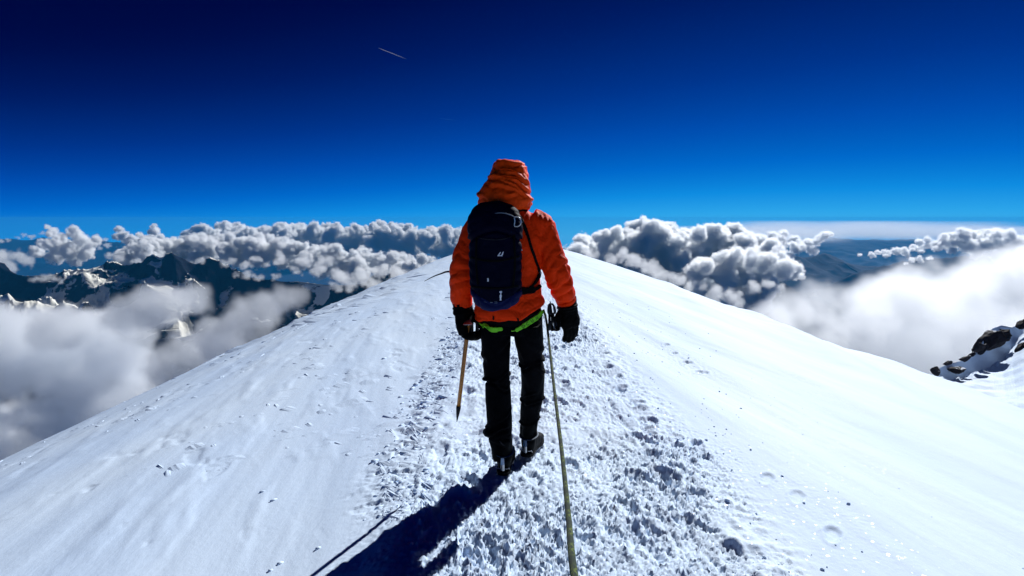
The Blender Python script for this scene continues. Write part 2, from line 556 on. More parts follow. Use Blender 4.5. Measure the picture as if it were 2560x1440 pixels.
def rock_material(name, col=(.009, .0065, .010)):
    m, nt, b = nodes(name)
    N, L = nt.nodes.new, nt.links.new
    b.inputs['Roughness'].default_value = .9
    t = N('ShaderNodeTexCoord'); n = N('ShaderNodeTexNoise'); n.inputs['Scale'].default_value = .8; n.inputs['Detail'].default_value = 8
    L(t.outputs['Object'], n.inputs['Vector'])
    r = N('ShaderNodeValToRGB'); r.color_ramp.elements[0].color = rgbn([c * .5 for c in col]); r.color_ramp.elements[1].color = rgbn([c * 2.2 for c in col])
    r.color_ramp.elements[0].position = .35; r.color_ramp.elements[1].position = .7
    L(n.outputs[0], r.inputs[0])
    # snow caught on flat ledges
    g = N('ShaderNodeNewGeometry'); s = N('ShaderNodeSeparateXYZ'); L(g.outputs['Normal'], s.inputs[0])
    ad = N('ShaderNodeMath'); ad.operation = 'MULTIPLY_ADD'; ad.inputs[1].default_value = .9
    L(n.outputs[0], ad.inputs[0]); L(s.outputs[2], ad.inputs[2])
    mr = N('ShaderNodeMapRange'); mr.inputs[1].default_value = 1.42; mr.inputs[2].default_value = 1.46; L(ad.outputs[0], mr.inputs[0])
    mx = N('ShaderNodeMix'); mx.data_type = 'RGBA'; L(mr.outputs[0], mx.inputs[0]); L(r.outputs[0], mx.inputs[6]); mx.inputs[7].default_value = (.75, .83, .95, 1)
    L(mx.outputs[2], b.inputs['Base Color'])
    bp = N('ShaderNodeBump'); bp.inputs['Distance'].default_value = .4; L(n.outputs[0], bp.inputs['Height']); L(bp.outputs[0], b.inputs['Normal'])
    return m


ROCK = rock_material('rock')


def rock(px, py, d, rx, rz, label, seed, tilt=0, sub=5):
    v, f = icos(sub)
    p = at(px, py, d); k = d / FPX
    R = np.array([rx * k, (rx + rz) * .45 * k, rz * k])
    n = gnoise(v[:, 0] * 1.7 + seed, v[:, 1] * 1.7, v[:, 2] * 1.7, seed) * .34 + gnoise(v[:, 0] * 4.5, v[:, 1] * 4.5 + seed, v[:, 2] * 4.5, seed + 1) * .17 \
        + np.abs(gnoise(v[:, 0] * 10, v[:, 1] * 10 + seed, v[:, 2] * 10, seed + 2)) * .12
    rr_ = np.random.RandomState(seed + 50)
    v = v * (1 + n * .5)[:, None]
    for _ in range(26):
        q = rr_.normal(size=3); q /= np.linalg.norm(q); o_ = rr_.uniform(.55, .95)
        v = v - q * np.clip(v @ q - o_, 0, None)[:, None]
    v = v * (1 + n * .35)[:, None] * R * 1.18
    c, s = math.cos(tilt), math.sin(tilt)
    v = np.stack([v[:, 0] * c - v[:, 2] * s, v[:, 1], v[:, 0] * s + v[:, 2] * c], -1)
    o = new_mesh('rock_outcrop', v, f, ROCK, smooth=False)
    o.location = p
    return tag(o, label, 'rock', 'dark rocks along the crest of the far snow slope')


rock(2478, 850, 170, 36, 25, 'large dark rocky knob high on the crest of the right snow slope', 1, .55)
rock(2446, 868, 162, 16, 14, 'smaller rounded rock low against the left side of the big rocky knob', 11, .3)
rock(2412, 897, 157.5, 14, 6, 'low dark rock rib running up the crest below the ledge', 23, .3, 4)
rock(2455, 874, 165, 18, 9, 'dark rock slab filling the gap below the big knob', 25, .6, 4)
rock(2430, 886, 159, 10, 4, 'thin dark rock ledge below the big rocky knob on the crest', 2, .6, 4)
rock(2500, 838, 176, 20, 16, 'angular dark rock face joining the big knob on its right', 21, .4)
rock(2340, 929, 149, 12, 11, 'dark reddish rock at the lowest tip of the right snow slope', 3, .8)
rock(2368, 908, 152.5, 12, 5, 'small dark rock on the crest just above the lowest rock tip', 4, .3, 4)
rock(2392, 924, 153, 22, 9, 'patchy half buried rock band in the shaded snow above the tip', 5, .1)
rock(2556, 812, 181, 20, 9, 'dark rock on the skyline cut by the right picture edge', 6, .6)
rock(2560, 866, 168, 24, 9, 'dark rock rib in the sunlit snow below the skyline rock', 7, .8)

# ------------------------------------------------------------------ lowlands and far mountains
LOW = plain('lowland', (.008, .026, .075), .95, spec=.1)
th = np.linspace(0, 2 * np.pi, 97)[:-1]
gv = [(0, 0, -3900)] + [(70000 * math.cos(a), 70000 * math.sin(a), -3900) for a in th]
gf = [(0, 1 + i, 1 + (i + 1) % 96) for i in range(96)]
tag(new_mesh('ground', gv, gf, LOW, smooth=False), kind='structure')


def mountain_material(name, rockc, snow_lo, amount):
    m, nt, b = nodes(name)
    N, L = nt.nodes.new, nt.links.new
    b.inputs['Roughness'].default_value = .95; b.inputs['Specular IOR Level'].default_value = .1
    t = N('ShaderNodeTexCoord')
    n = N('ShaderNodeTexNoise'); n.inputs['Scale'].default_value = 1 / 420; n.inputs['Detail'].default_value = 8; n.inputs['Roughness'].default_value = .62
    L(t.outputs['Object'], n.inputs['Vector'])
    g = N('ShaderNodeNewGeometry'); s = N('ShaderNodeSeparateXYZ'); L(g.outputs['Normal'], s.inputs[0])
    at_ = N('ShaderNodeAttribute'); at_.attribute_name = 'snow'
    a1 = N('ShaderNodeMath'); a1.operation = 'MULTIPLY_ADD'; a1.inputs[1].default_value = .55
    L(s.outputs[2], a1.inputs[0]); L(n.outputs[0], a1.inputs[2])
    a2 = N('ShaderNodeMath'); a2.operation = 'ADD'; L(a1.outputs[0], a2.inputs[0]); L(at_.outputs['Fac'], a2.inputs[1])
    mr = N('ShaderNodeMapRange'); mr.inputs[1].default_value = 1.20; mr.inputs[2].default_value = 1.23; L(a2.outputs[0], mr.inputs[0])
    r = N('ShaderNodeValToRGB'); r.color_ramp.elements[0].color = rgbn([c * .6 for c in rockc]); r.color_ramp.elements[1].color = rgbn([c * 1.6 for c in rockc])
    L(n.outputs[0], r.inputs[0])
    mx = N('ShaderNodeMix'); mx.data_type = 'RGBA'; L(mr.outputs[0], mx.inputs[0]); L(r.outputs[0], mx.inputs[6]); mx.inputs[7].default_value = (.85, .84, .76, 1)
    L(mx.outputs[2], b.inputs['Base Color'])
    bp = N('ShaderNodeBump'); bp.inputs['Distance'].default_value = 60; bp.inputs['Strength'].default_value = .8; L(n.outputs[0], bp.inputs['Height']); L(bp.outputs[0], b.inputs['Normal'])
    return m


MOUNT = mountain_material('mountain_rock', (.005, .009, .022), 0, 1)
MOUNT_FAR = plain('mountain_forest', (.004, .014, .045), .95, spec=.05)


def ridged(x, y, f, octv, seed):
    o, a, w = 0, 1.0, 1.0
    for k in range(octv):
        n = 1 - np.abs(gnoise(x * f + 5 * k, y * f - 3 * k, seed=seed + k))
        n = n * n * w; w = np.clip(n * 1.6, 0, 1)
        o = o + a * n; f *= 2.1; a *= .56
    return o


def range_mesh(name, crest, wid, n_u, n_v, amp, f, seed, mat, base, snow=None, skew=0.0):
    """mountain range: crest = [(px, py, depth)] skyline points, falling to base on both sides"""
    C = interp_poly([tuple(at(*c)) for c in crest], n_u)
    d = np.gradient(C[:, :2], axis=0); d /= np.linalg.norm(d, axis=1)[:, None]
    nrm = np.stack([d[:, 1], -d[:, 0]], -1)
    nrm[nrm[:, 1] > 0] *= -1
    v = np.linspace(-1.3, 1, n_v)
    X = C[:, None, 0] + nrm[:, None, 0] * v[None] * wid; Y = C[:, None, 1] + nrm[:, None, 1] * v[None] * wid
    fall = np.abs(v) ** .85
    Z = C[:, None, 2] * (1 - fall[None]) + base * fall[None]
    r = ridged(X + skew * Y, Y, f, 6, seed)
    Z = Z + (r - 1.25) * amp * .85 * (.55 + .6 * np.minimum(fall, 1))[None] 
    o = new_mesh(name, np.stack([X, Y, Z], -1).reshape(-1, 3), grid_faces(n_u, n_v), mat)
    if snow is not None:
        a = o.data.attributes.new('snow', 'FLOAT', 'POINT')
        s = 0.36 * sstep(-.05, .25, gnoise(X / 520 + 3, Y / 900, seed=seed + 7)) * sstep(-.2, .3, gnoise(X / 1900, Y / 1900 + 8, seed=seed + 9)) + .17 * sstep(-3600, -5600, X)
        for (px, py, dd, rad, amt) in snow:
            p = at(px, py, dd)
            s += amt * np.exp(-(((X - p.x) / rad) ** 2 + ((Y - p.y) / (rad * 2.2)) ** 2 ))
        a.data.foreach_set('value', s.ravel().astype(np.float32))
    return tag(o, kind='structure')


range_mesh('mountain_range', [(-500, 660, 8200), (0, 652, 8000), (120, 655, 8000), (220, 662, 8100), (290, 640, 8300), (420, 655, 8200), (560, 648, 8600), (700, 668, 8300), (860, 672, 8300), (1000, 690, 8600), (1150, 700, 9000)],
           2600, 760, 360, 420, 1 / 1500, 311, MOUNT, -2700,
           snow=[(30, 735, 7000, 420, .42), (190, 725, 7000, 330, .36), (205, 690, 7500, 230, .33), (240, 720, 7200, 180, .30), (420, 712, 7300, 190, .28), (590, 740, 7000, 190, .30), (750, 676, 7900, 160, .30), (560, 655, 8300, 140, .26), (460, 668, 8000, 130, .22), (340, 690, 7600, 120, .2)])
range_mesh('mountain_range', [(-400, 700, 5600), (0, 720, 5600), (180, 730, 5800), (260, 800, 5600), (420, 790, 6000), (700, 800, 6200), (900, 830, 6500)],
           2400, 420, 200, 420, 1 / 1300, 351, MOUNT, -3300, snow=[(60, 745, 5600, 350, .36), (170, 760, 5600, 250, .34)])
for crest, wid, base, seed, d in (
        ([(1750, 650, 24000), (1950, 636, 24000), (2010, 642, 24500), (2060, 628, 25000), (2130, 652, 25500), (2200, 668, 26000), (2300, 690, 26000)], 6500, -3900, 401, 0),
        ([(2040, 715, 19000), (2120, 690, 19000), (2200, 672, 19500), (2290, 640, 20000), (2340, 632, 20500), (2420, 644, 21000), (2500, 628, 21000), (2700, 600, 21000)], 4500, -3700, 431, 0),
        ([(1750, 700, 14000), (1860, 682, 14000), (1930, 690, 14200), (1985, 725, 14500), (2100, 790, 15000)], 3200, -3600, 461, 0),
        ([(1400, 620, 48000), (1800, 600, 48000), (2100, 594, 48000), (2400, 602, 48000), (2700, 597, 48000)], 11000, -3900, 481, 0),
        ([(-300, 598, 42000), (100, 596, 42000), (300, 604, 42000), (520, 596, 42000), (800, 602, 42000)], 12000, -3900, 491, 0)):
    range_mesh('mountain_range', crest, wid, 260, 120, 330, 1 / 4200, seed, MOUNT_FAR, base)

# ------------------------------------------------------------------ climber
def tube(path, radii, n=22, ref=(0, 1, 0), ex=2.0, closed_ends=True):
    """closed tube through path; radii (ra, rb): ra across ref, rb along ref; superellipse exponent ex"""
    P = [Vector(p) for p in path]; V, Fc = [], []
    for i, p in enumerate(P):
        t = (P[min(i + 1, len(P) - 1)] - P[max(i - 1, 0)]).normalized()
        r = Vector(ref); v = (r - t * r.dot(t)).normalized(); u = t.cross(v)
        ra, rb = radii[i] if isinstance(radii[i], (tuple, list)) else (radii[i], radii[i])
        for k in range(n):
            a = 2 * math.pi * k / n; c, s = math.cos(a), math.sin(a)
            V.append(p + u * (ra * math.copysign(abs(c) ** (2 / ex), c)) + v * (rb * math.copysign(abs(s) ** (2 / ex), s)))
    for i in range(len(P) - 1):
        for k in range(n): Fc.append((i * n + k, i * n + (k + 1) % n, (i + 1) * n + (k + 1) % n, (i + 1) * n + k))
    if closed_ends:
        Fc.append(tuple(reversed(range(n)))); Fc.append(tuple(range((len(P) - 1) * n, len(P) * n)))
    return V, Fc


def spline(pts, n):
    """Catmull-Rom through tuples of any length"""
    P = np.array(pts, float); P = np.vstack([2 * P[0] - P[1], P, 2 * P[-1] - P[-2]])
    out = []
    for q in np.linspace(0, len(P) - 3 - 1e-6, n):
        i = int(q); t = q - i; a, b, c, d = P[i:i + 4]
        out.append(.5 * (2 * b + (c - a) * t + (2 * a - 5 * b + 4 * c - d) * t * t + (3 * b - a - 3 * c + d) * t ** 3))
    return np.array(out)


def stube(pts, n=16, m=22, ref=(0, 1, 0), ex=2.0):
    """pts rows: x, y, z, ra, rb"""
    S_ = spline(pts, n)
    return tube([tuple(q[:3]) for q in S_], [(max(q[3], .001), max(q[4], .001)) for q in S_], m, ref, ex)


def join(parts):
    V, Fc = [], []
    for v, f in parts:
        o = len(V); V += list(v); Fc += [tuple(i + o for i in q) for q in f]
    return V, Fc


def ball(c, r, sub=3):
    v, f = icos(sub); r = np.array(r) if isinstance(r, (tuple, list)) else np.array([r, r, r])
    return [Vector(tuple(q)) for q in v * r + np.array(c)], [tuple(int(i) for i in q) for q in f]


def remesh(parts, voxel, smooth=3):
    """fuse overlapping closed shapes into one continuous surface"""
    V, Fc = join(parts)
    me = bpy.data.meshes.new('tmp'); me.from_pydata([tuple(v) for v in V], [], Fc)
    ob = bpy.data.objects.new('tmp', me); COL.objects.link(ob)
    r = ob.modifiers.new('r', 'REMESH'); r.mode = 'VOXEL'; r.voxel_size = voxel
    s = ob.modifiers.new('s', 'SMOOTH'); s.iterations = smooth; s.factor = .5
    ev = ob.evaluated_get(bpy.context.evaluated_depsgraph_get())
    m2 = ev.to_mesh()
    v = np.empty(len(m2.vertices) * 3, np.float32); m2.vertices.foreach_get('co', v); v = v.reshape(-1, 3).astype(float)
    nn = np.empty(len(m2.vertices) * 3, np.float32); m2.vertices.foreach_get('normal', nn); nn = nn.reshape(-1, 3).astype(float)
    f = [tuple(p.vertices) for p in m2.polygons]
    ev.to_mesh_clear(); bpy.data.objects.remove(ob); bpy.data.meshes.remove(me)
    return v, nn, f


def along(v, pts):
    """for each vertex: nearest segment of a polyline -> (arc length, distance)"""
    P = np.array(pts, float); best = np.full(len(v), 9.0); arc = np.zeros(len(v)); acc = 0
    for a, b in zip(P[:-1], P[1:]):
        d = b - a; L_ = np.linalg.norm(d); t = np.clip((v - a) @ d / L_ ** 2, 0, 1)
        dist = np.linalg.norm(v - (a + t[:, None] * d), axis=1); m = dist < best
        best[m] = dist[m]; arc[m] = acc + t[m] * L_; acc += L_
    return arc, best


JACKET = cloth('jacket_orange', (.80, .034, .0009), .6, 1500, .2, spec=.06, var=.12, crumple=.022, cscale=12)
HOODM = cloth('hood_orange', (.86, .058, .0012), .56, 1500, .2, spec=.08, var=.12, crumple=.014, cscale=18)
TROUSER = cloth('trouser_black', (.0012, .0014, .0026), .75, 1200, .3, spec=.04, var=.3, crumple=.010, cscale=15)
GLOVEM = cloth('glove_black', (.0008, .0008, .001), .7, 700, .4, spec=.05, var=.3, crumple=.004, cscale=40)
BOOTM = cloth('boot_black', (.0010, .0013, .0018), .6, 500, .3, spec=.06, var=.3, crumple=.003, cscale=40)
NAVY = cloth('pack_navy', (.0005, .0010, .011), .65, 1600, .4, spec=.05, var=.3, crumple=.006, cscale=14)
NAVY2 = cloth('pack_blue', (.0010, .0045, .042), .6, 1600, .4, spec=.06, var=.25, crumple=.004, cscale=14)
WEB = cloth('webbing_black', (.0012, .0012, .0016), .7, 900, .6, spec=.08, var=.2)
GREEN = cloth('harness_green', (.20, .70, .012), .6, 900, .4, spec=.35, var=.15)
STEEL = plain('steel', (.45, .46, .48), .35, 1.0)
DSTEEL = plain('dark_steel', (.016, .016, .02), .5, .6, .3)
WHITE = plain('white_print', (.75, .78, .85), .6, 0)
BLACKP = plain('black_print', (.004, .006, .004), .7, 0)
GREYP = plain('grey_print', (.10, .14, .20), .7, 0)
SKIN = plain('skin', (.45, .26, .19), .55, 0, scratch=.05)
HAIR = plain('hair', (.03, .018, .010), .6, 0)

person = empty('person', 'climber in orange hooded jacket and black trousers walking away on the snow ridge', 'person')
person.location = (-.02, 3.45, 0)
bpy.context.view_layer.update()
PM = Matrix.Translation((-.02, 3.45, 0)).inverted()


def part(name, v, f, mat, parent=person, smooth=True, inv=None):
    o = new_mesh(name, v, f, mat, None, smooth)
    o.parent = parent
    # vertices are given in world coordinates; shift them into the thing's frame
    r = parent
    while r.parent: r = r.parent
    o.data.transform(Matrix.Translation(-Vector(r.location)))
    return o


# joints (world metres)
LSH, LEL, LWR = (-.195, 3.43, 1.50), (-.293, 3.41, 1.235), (-.298, 3.46, 1.03)
RSH, REL, RWR = (.165, 3.43, 1.50), (.258, 3.41, 1.22), (.328, 3.50, 1.045)

# body: one continuous surface, mostly inside the clothing
body_parts = [
    stube([(-.01, 3.42, .90, .15, .11), (-.015, 3.42, 1.1, .14, .10), (-.02, 3.42, 1.35, .16, .11), (-.02, 3.43, 1.50, .15, .09), (-.018, 3.44, 1.57, .06, .06), (-.016, 3.455, 1.66, .058, .06)], 20),
    ball((-.016, 3.475, 1.755), (.074, .092, .105)), ball((-.016, 3.505, 1.70), (.052, .062, .055)),
    ball((-.016, 3.573, 1.735), (.013, .018, .022), 2), ball((-.016, 3.560, 1.69), (.024, .012, .008), 2),
    ball((-.093, 3.475, 1.745), (.010, .018, .028), 2), ball((.061, 3.475, 1.745), (.010, .018, .028), 2),
    ball((-.046, 3.556, 1.762), (.018, .010, .007), 2), ball((.014, 3.556, 1.762), (.018, .010, .007), 2),
    stube([(*LSH, .055, .055), (*LEL, .042, .042), (*LWR, .030, .030), (-.290, 3.45, .97, .036, .03)], 16),
    stube([(*RSH, .055, .055), (*REL, .042, .042), (*RWR, .030, .030), (.35, 3.50, .96, .036, .03)], 16),
    stube([(-.10, 3.42, .93, .075, .08), (-.09, 3.41, .54, .052, .055), (-.075, 3.40, .30, .048, .05), (-.06, 3.37, .10, .035, .04), (-.06, 3.37, .06, .03, .05)], 20),
    stube([(.10, 3.42, .93, .075, .08), (.128, 3.50, .56, .052, .055), (.12, 3.60, .30, .045, .05), (.115, 3.62, .10, .035, .04), (.115, 3.63, .06, .03, .05)], 20),
]
v, nn, f = remesh(body_parts, .011, 2)
part('body', v, f, SKIN)
hv_, hf_ = ball((-.016, 3.462, 1.775), (.080, .092, .098), 3)
part('hair', hv_, hf_, HAIR)

# jacket
L_ARM = [(-.165, 3.43, 1.535), LSH, LEL, LWR]
R_ARM = [(.135, 3.43, 1.535), RSH, REL, RWR]
jp = [
    stube([(-.012, 3.42, .955, .200, .150), (-.016, 3.42, 1.00, .203, .152), (-.020, 3.42, 1.10, .196, .146), (-.022, 3.42, 1.20, .186, .140), (-.022, 3.42, 1.32, .196, .142), (-.018, 3.42, 1.43, .205, .140), (-.015, 3.425, 1.52, .180, .118), (-.015, 3.43, 1.575, .115, .09), (-.015, 3.44, 1.63, .085, .085)], 30, 36, ex=2.25),
    stube([(-.135, 3.43, 1.52, .075, .085), (-.200, 3.43, 1.475, .082, .086), (-.248, 3.42, 1.37, .078, .080), (-.287, 3.41, 1.25, .076, .078), (-.299, 3.43, 1.14, .071, .073), (-.300, 3.46, 1.03, .058, .060), (-.300, 3.465, 1.012, .054, .056)], 26),
    stube([(.105, 3.43, 1.53, .075, .085), (.168, 3.43, 1.485, .082, .086), (.212, 3.42, 1.37, .080, .080), (.255, 3.41, 1.25, .078, .080), (.290, 3.44, 1.15, .074, .075), (.325, 3.50, 1.055, .060, .061), (.330, 3.505, 1.038, .055, .056)], 26),
]
v, nn, f = remesh(jp, .0072, 4)
la, ld = along(v, L_ARM); ra, rd = along(v, R_ARM)
mL = sstep(.02, -.02, v[:, 0] + .235 - .10 * sstep(1.25, 1.5, v[:, 2])); mR = sstep(-.02, .02, v[:, 0] - .205 + .10 * sstep(1.25, 1.5, v[:, 2]))
ang = np.arctan2(v[:, 1] - 3.42, v[:, 0])
fold = 0
for mask, arc in ((mL, la), (mR, ra)):
    w = arc * 44 + 2.6 * gnoise(v[:, 0] * 8, v[:, 1] * 8, v[:, 2] * 5, 4) + 16 * (v[:, 0] - v[:, 1])
    s = np.abs(np.sin(w)) ** .55
    amp = .013 * (.45 + sstep(.12, .30, arc)) * (.3 + 1.5 * np.abs(gnoise(v[:, 0] * 7, v[:, 1] * 7, v[:, 2] * 9, 6)))
    fold = fold + mask * amp * (s - .6)
tor = (1 - mL) * (1 - mR)
w2 = v[:, 2] * 46 + 2.4 * gnoise(v[:, 0] * 5, v[:, 1] * 5, v[:, 2] * 4, 8) + 10 * v[:, 0] * (v[:, 0] > 0)
fold = fold + tor * (.0060 * (np.abs(np.sin(w2)) ** .8 - .6) * sstep(1.30, 1.05, v[:, 2]) + .004 * gnoise(v[:, 0] * 11, v[:, 1] * 11, v[:, 2] * 7, 9))
fold = fold + .0035 * gnoise(v[:, 0] * 26, v[:, 1] * 26, v[:, 2] * 16, 10)
# shoulder seam gathers at the right
fold = fold + .006 * np.exp(-((v[:, 2] - 1.53) / .035) ** 2) * np.abs(np.sin(v[:, 0] * 120)) * (v[:, 0] > .05)
v = v + nn * fold[:, None]
# hem: lower edge lifts to the right where the harness pulls the cloth up
lowf = sstep(1.12, .95, v[:, 2]) * tor
v[:, 2] += lowf * (.060 * sstep(.02, .20, v[:, 0]) + .012 * gnoise(v[:, 0] * 14, v[:, 1] * 14, v[:, 0] * 0, 12))
v[:, 0] += lowf * .01 * np.sign(v[:, 0]); 
jacket = part('jacket', v, f, JACKET)
JT = BVHTree.FromPolygons([tuple(q) for q in v], f)
for nm, w, r, par in (('cuff', LWR, .058, jacket), ('cuff', RWR, .060, jacket)):
    d = (Vector(w) - Vector(LEL if w is LWR else REL)).normalized(); p = Vector(w)
    vv, ff = tube([p - d * .016, p - d * .005, p + d * .012, p + d * .016], [r * .96, r * 1.03, r * 1.02, r * .9], 26)
    part(nm, vv, ff, JACKET, par)

# hood, pulled over a helmet-less head and slumping on the pack
hp = [stube([(-.034, 3.395, 1.575, .135, .115), (-.038, 3.40, 1.615, .158, .135), (-.037, 3.41, 1.655, .157, .140), (-.028, 3.42, 1.695, .138, .138), (-.022, 3.44, 1.725, .126, .138), (-.016, 3.455, 1.765, .114, .136), (-.015, 3.46, 1.80, .109, .130), (-.016, 3.46, 1.84, .094, .112), (-.016, 3.46, 1.866, .068, .082), (-.016, 3.46, 1.874, .045, .05)], 34, 36, ex=2.35)]
v, nn, f = remesh(hp, .0055, 2)
x, y, z = v[:, 0], v[:, 1], v[:, 2]
h = 0
for z0, kx, kk, w, a in ((1.792, -.25, -2.5, .008, .010), (1.755, -.35, -2.0, .009, .017), (1.735, -.55, -3.0, .008, .012), (1.700, -.30, -1.2, .012, .014), (1.655, .10, .6, .014, .016), (1.625, -.05, .8, .011, .010)):
    zz = z0 + kx * (x + .02) + kk * (x + .02) ** 2 + .018 * gnoise(x * 14, y * 14, z * 0, 31)
    d = (z - zz) / w
    h = h + a * .55 * (np.exp(-((d - 1) / 1.2) ** 2) - 1.1 * np.exp(-((d + .3) / .9) ** 2)) * sstep(3.46, 3.38, y) * sstep(-.35, .35, gnoise(x * 9 + z0 * 50, z * 3, seed=39) + .15)
h = h + .007 * gnoise(x * 16, y * 16, z * 20, 33) + .005 * np.abs(gnoise(x * 34, y * 34, z * 30, 34))
h = h + .009 * (np.abs(gnoise(x * 20 + z * 12, y * 20, z * 6, 36)) - .3) * sstep(1.70, 1.80, z)
h = h - .010 * np.exp(-((z - 1.825 - .25 * x) / .006) ** 2) * sstep(-.02, .03, x)
h = h + .008 * np.exp(-((z - 1.850 + .1 * x) / .012) ** 2)
v = v + nn * np.asarray(h)[:, None]
keep = [q for q in f if not (np.mean([v[i][1] for i in q]) > 3.535 and 1.665 < np.mean([v[i][2] for i in q]) < 1.825 and abs(np.mean([v[i][0] for i in q]) + .016) < .075)]
hood = part('hood', v, keep, HOODM)
HT_ = BVHTree.FromPolygons([tuple(q) for q in v], f)
bv = [(-.016 + .085 * math.sin(a), 3.46 + .12 * math.cos(a) + r, 1.825 + .02 * math.cos(a) - .25 * r) for r in (0, .012, .03) for a in np.linspace(-1.25, 1.25, 16)]
bf_ = [(i * 16 + j, i * 16 + j + 1, i * 16 + 17 + j, i * 16 + 16 + j) for i in range(2) for j in range(15)]
part('visor', bv, bf_, HOODM, hood)


def hug(pts, tree, half, mat, name, parent, n=26, off=.006, thick=.006, normal_hint=(0, -1, 0), origin=None, roundish=False):
    """strap following pts (x, z seen from behind), laid on the surface of tree"""
    S_ = spline(pts, n); C, Nn = [], []
    for q in S_:
        hit = tree.ray_cast(Vector((q[0], 2.6, q[1])), Vector((0, 1, 0)))
        if hit[0] is None:
            hit = tree.find_nearest(Vector((q[0], 3.3, q[1])))
        C.append(hit[0] + hit[1] * off); Nn.append(hit[1])
    C = [sum((C[max(0, min(len(C) - 1, i + k))] for k in (-1, 0, 1)), Vector()) / 3 for i in range(len(C))]
    V, Fc = [], []
    for i, c in enumerate(C):
        t = (C[min(i + 1, len(C) - 1)] - C[max(i - 1, 0)]).normalized(); nrm = (Nn[i] + Vector((0, -.4, 0))).normalized()
        s = t.cross(nrm).normalized(); h_ = half[i * (len(half) - 1) // max(1, len(C) - 1)] if isinstance(half, (list, tuple)) else half
        V += [c - s * h_, c - s * h_ * .8 + nrm * thick, c + s * h_ * .8 + nrm * thick, c + s * h_]
    for i in range(len(C) - 1):
        for k in range(4): Fc.append((i * 4 + k, i * 4 + (k + 1) % 4, i * 4 + 4 + (k + 1) % 4, i * 4 + 4 + k))
    Fc.append((0, 1, 2, 3)); Fc.append(tuple(len(V) - 4 + k for k in (3, 2, 1, 0)))
    return part(name, V, Fc, mat, parent, smooth=False), C, Nn


def cord(pts, r, mat, name, parent, n=40, m=8):
    S_ = spline(pts, n)
    vv, ff = tube([tuple(q) for q in S_], [r] * n, m, ref=(.3, .2, .93))
    return part(name, vv, ff, mat, parent)


hug([(-.075, 1.812), (-.03, 1.815), (.02, 1.800), (.05, 1.770)], HT_, .0035, HOODM, 'hood_cord', hood, 22, .001, .003)
hug([(-.060, 1.776), (-.02, 1.772), (.03, 1.762), (.085, 1.73)], HT_, .003, HOODM, 'hood_cord', hood, 22, .001, .003)

# trousers
tp = [
    stube([(-.002, 3.425, .86, .178, .128), (-.002, 3.425, .92, .186, .134), (-.005, 3.42, 1.0, .178, .130), (-.010, 3.42, 1.06, .165, .122)], 12, 32),
    stube([(-.098, 3.42, .90, .090, .125), (-.097, 3.415, .83, .090, .112), (-.094, 3.41, .70, .083, .095), (-.088, 3.405, .56, .076, .085), (-.084, 3.40, .49, .078, .084), (-.078, 3.39, .38, .078, .082), (-.075, 3.385, .30, .076, .080), (-.072, 3.375, .235, .073, .078), (-.066, 3.37, .17, .064, .072), (-.058, 3.37, .12, .062, .075), (-.055, 3.37, .09, .060, .075)], 34),
    stube([(.096, 3.42, .90, .090, .125), (.102, 3.42, .83, .088, .110), (.116, 3.46, .70, .078, .092), (.128, 3.50, .60, .075, .085), (.130, 3.535, .52, .075, .082), (.128, 3.57, .41, .070, .076), (.118, 3.605, .31, .062, .068), (.110, 3.62, .22, .058, .064), (.108, 3.62, .16, .060, .066), (.108, 3.62, .13, .060, .066)], 34),
]
v, nn, f = remesh(tp, .0072, 3)
x, y, z = v[:, 0], v[:, 1], v[:, 2]
side = x < .018
h = .005 * gnoise(x * 12, y * 12, z * 8, 51) + .003 * gnoise(x * 28, y * 28, z * 18, 52)
for z0, a, w, sd, k in ((.575, .018, .010, 1, .10), (.55, .012, .009, 1, -.2), (.60, .010, .008, 1, .3), (.44, .015, .011, 0, 0.2), (.655, .020, .011, 0, .25), (.625, .012, .009, 0, -.2), (.385, .012, .009, 0, .1), (.36, .010, .008, 0, -.3), (.27, .016, .011, 1, .3), (.215, .018, .010, 1, -.2), (.185, .014, .008, 1, .2), (.235, .012, .009, 0, .2), (.76, .008, .02, 1, .4), (.78, .008, .02, 0, -.4), (.33, .010, .010, 1, .5)):
    d = (z - z0 - 1.6 * k * (x - (-.085 if sd else .12)) - .02 * gnoise(x * 12 + z0 * 9, y * 12, seed=58)) / w
    h = h + a * .95 * (np.exp(-(d - 1.1) ** 2) - np.exp(-(d + .5) ** 2)) * np.where(side, sd, 1 - sd) * sstep(-.3, .3, gnoise(x * 9 + z0 * 31, y * 9, seed=57) + .08)
h = h + np.where(side, .020 * np.exp(-((z - .265) / .022) ** 2) * sstep(-.08, -.14, x), 0)
v = v + nn * np.asarray(h)[:, None]
trousers = part('trousers', v, f, TROUSER)
TT = BVHTree.FromPolygons([tuple(q) for q in v], f)
hug([(-.075, .235), (-.040, .20), (-.010, .19)], TT, .004, DSTEEL, 'gaiter_cord', trousers, 12)

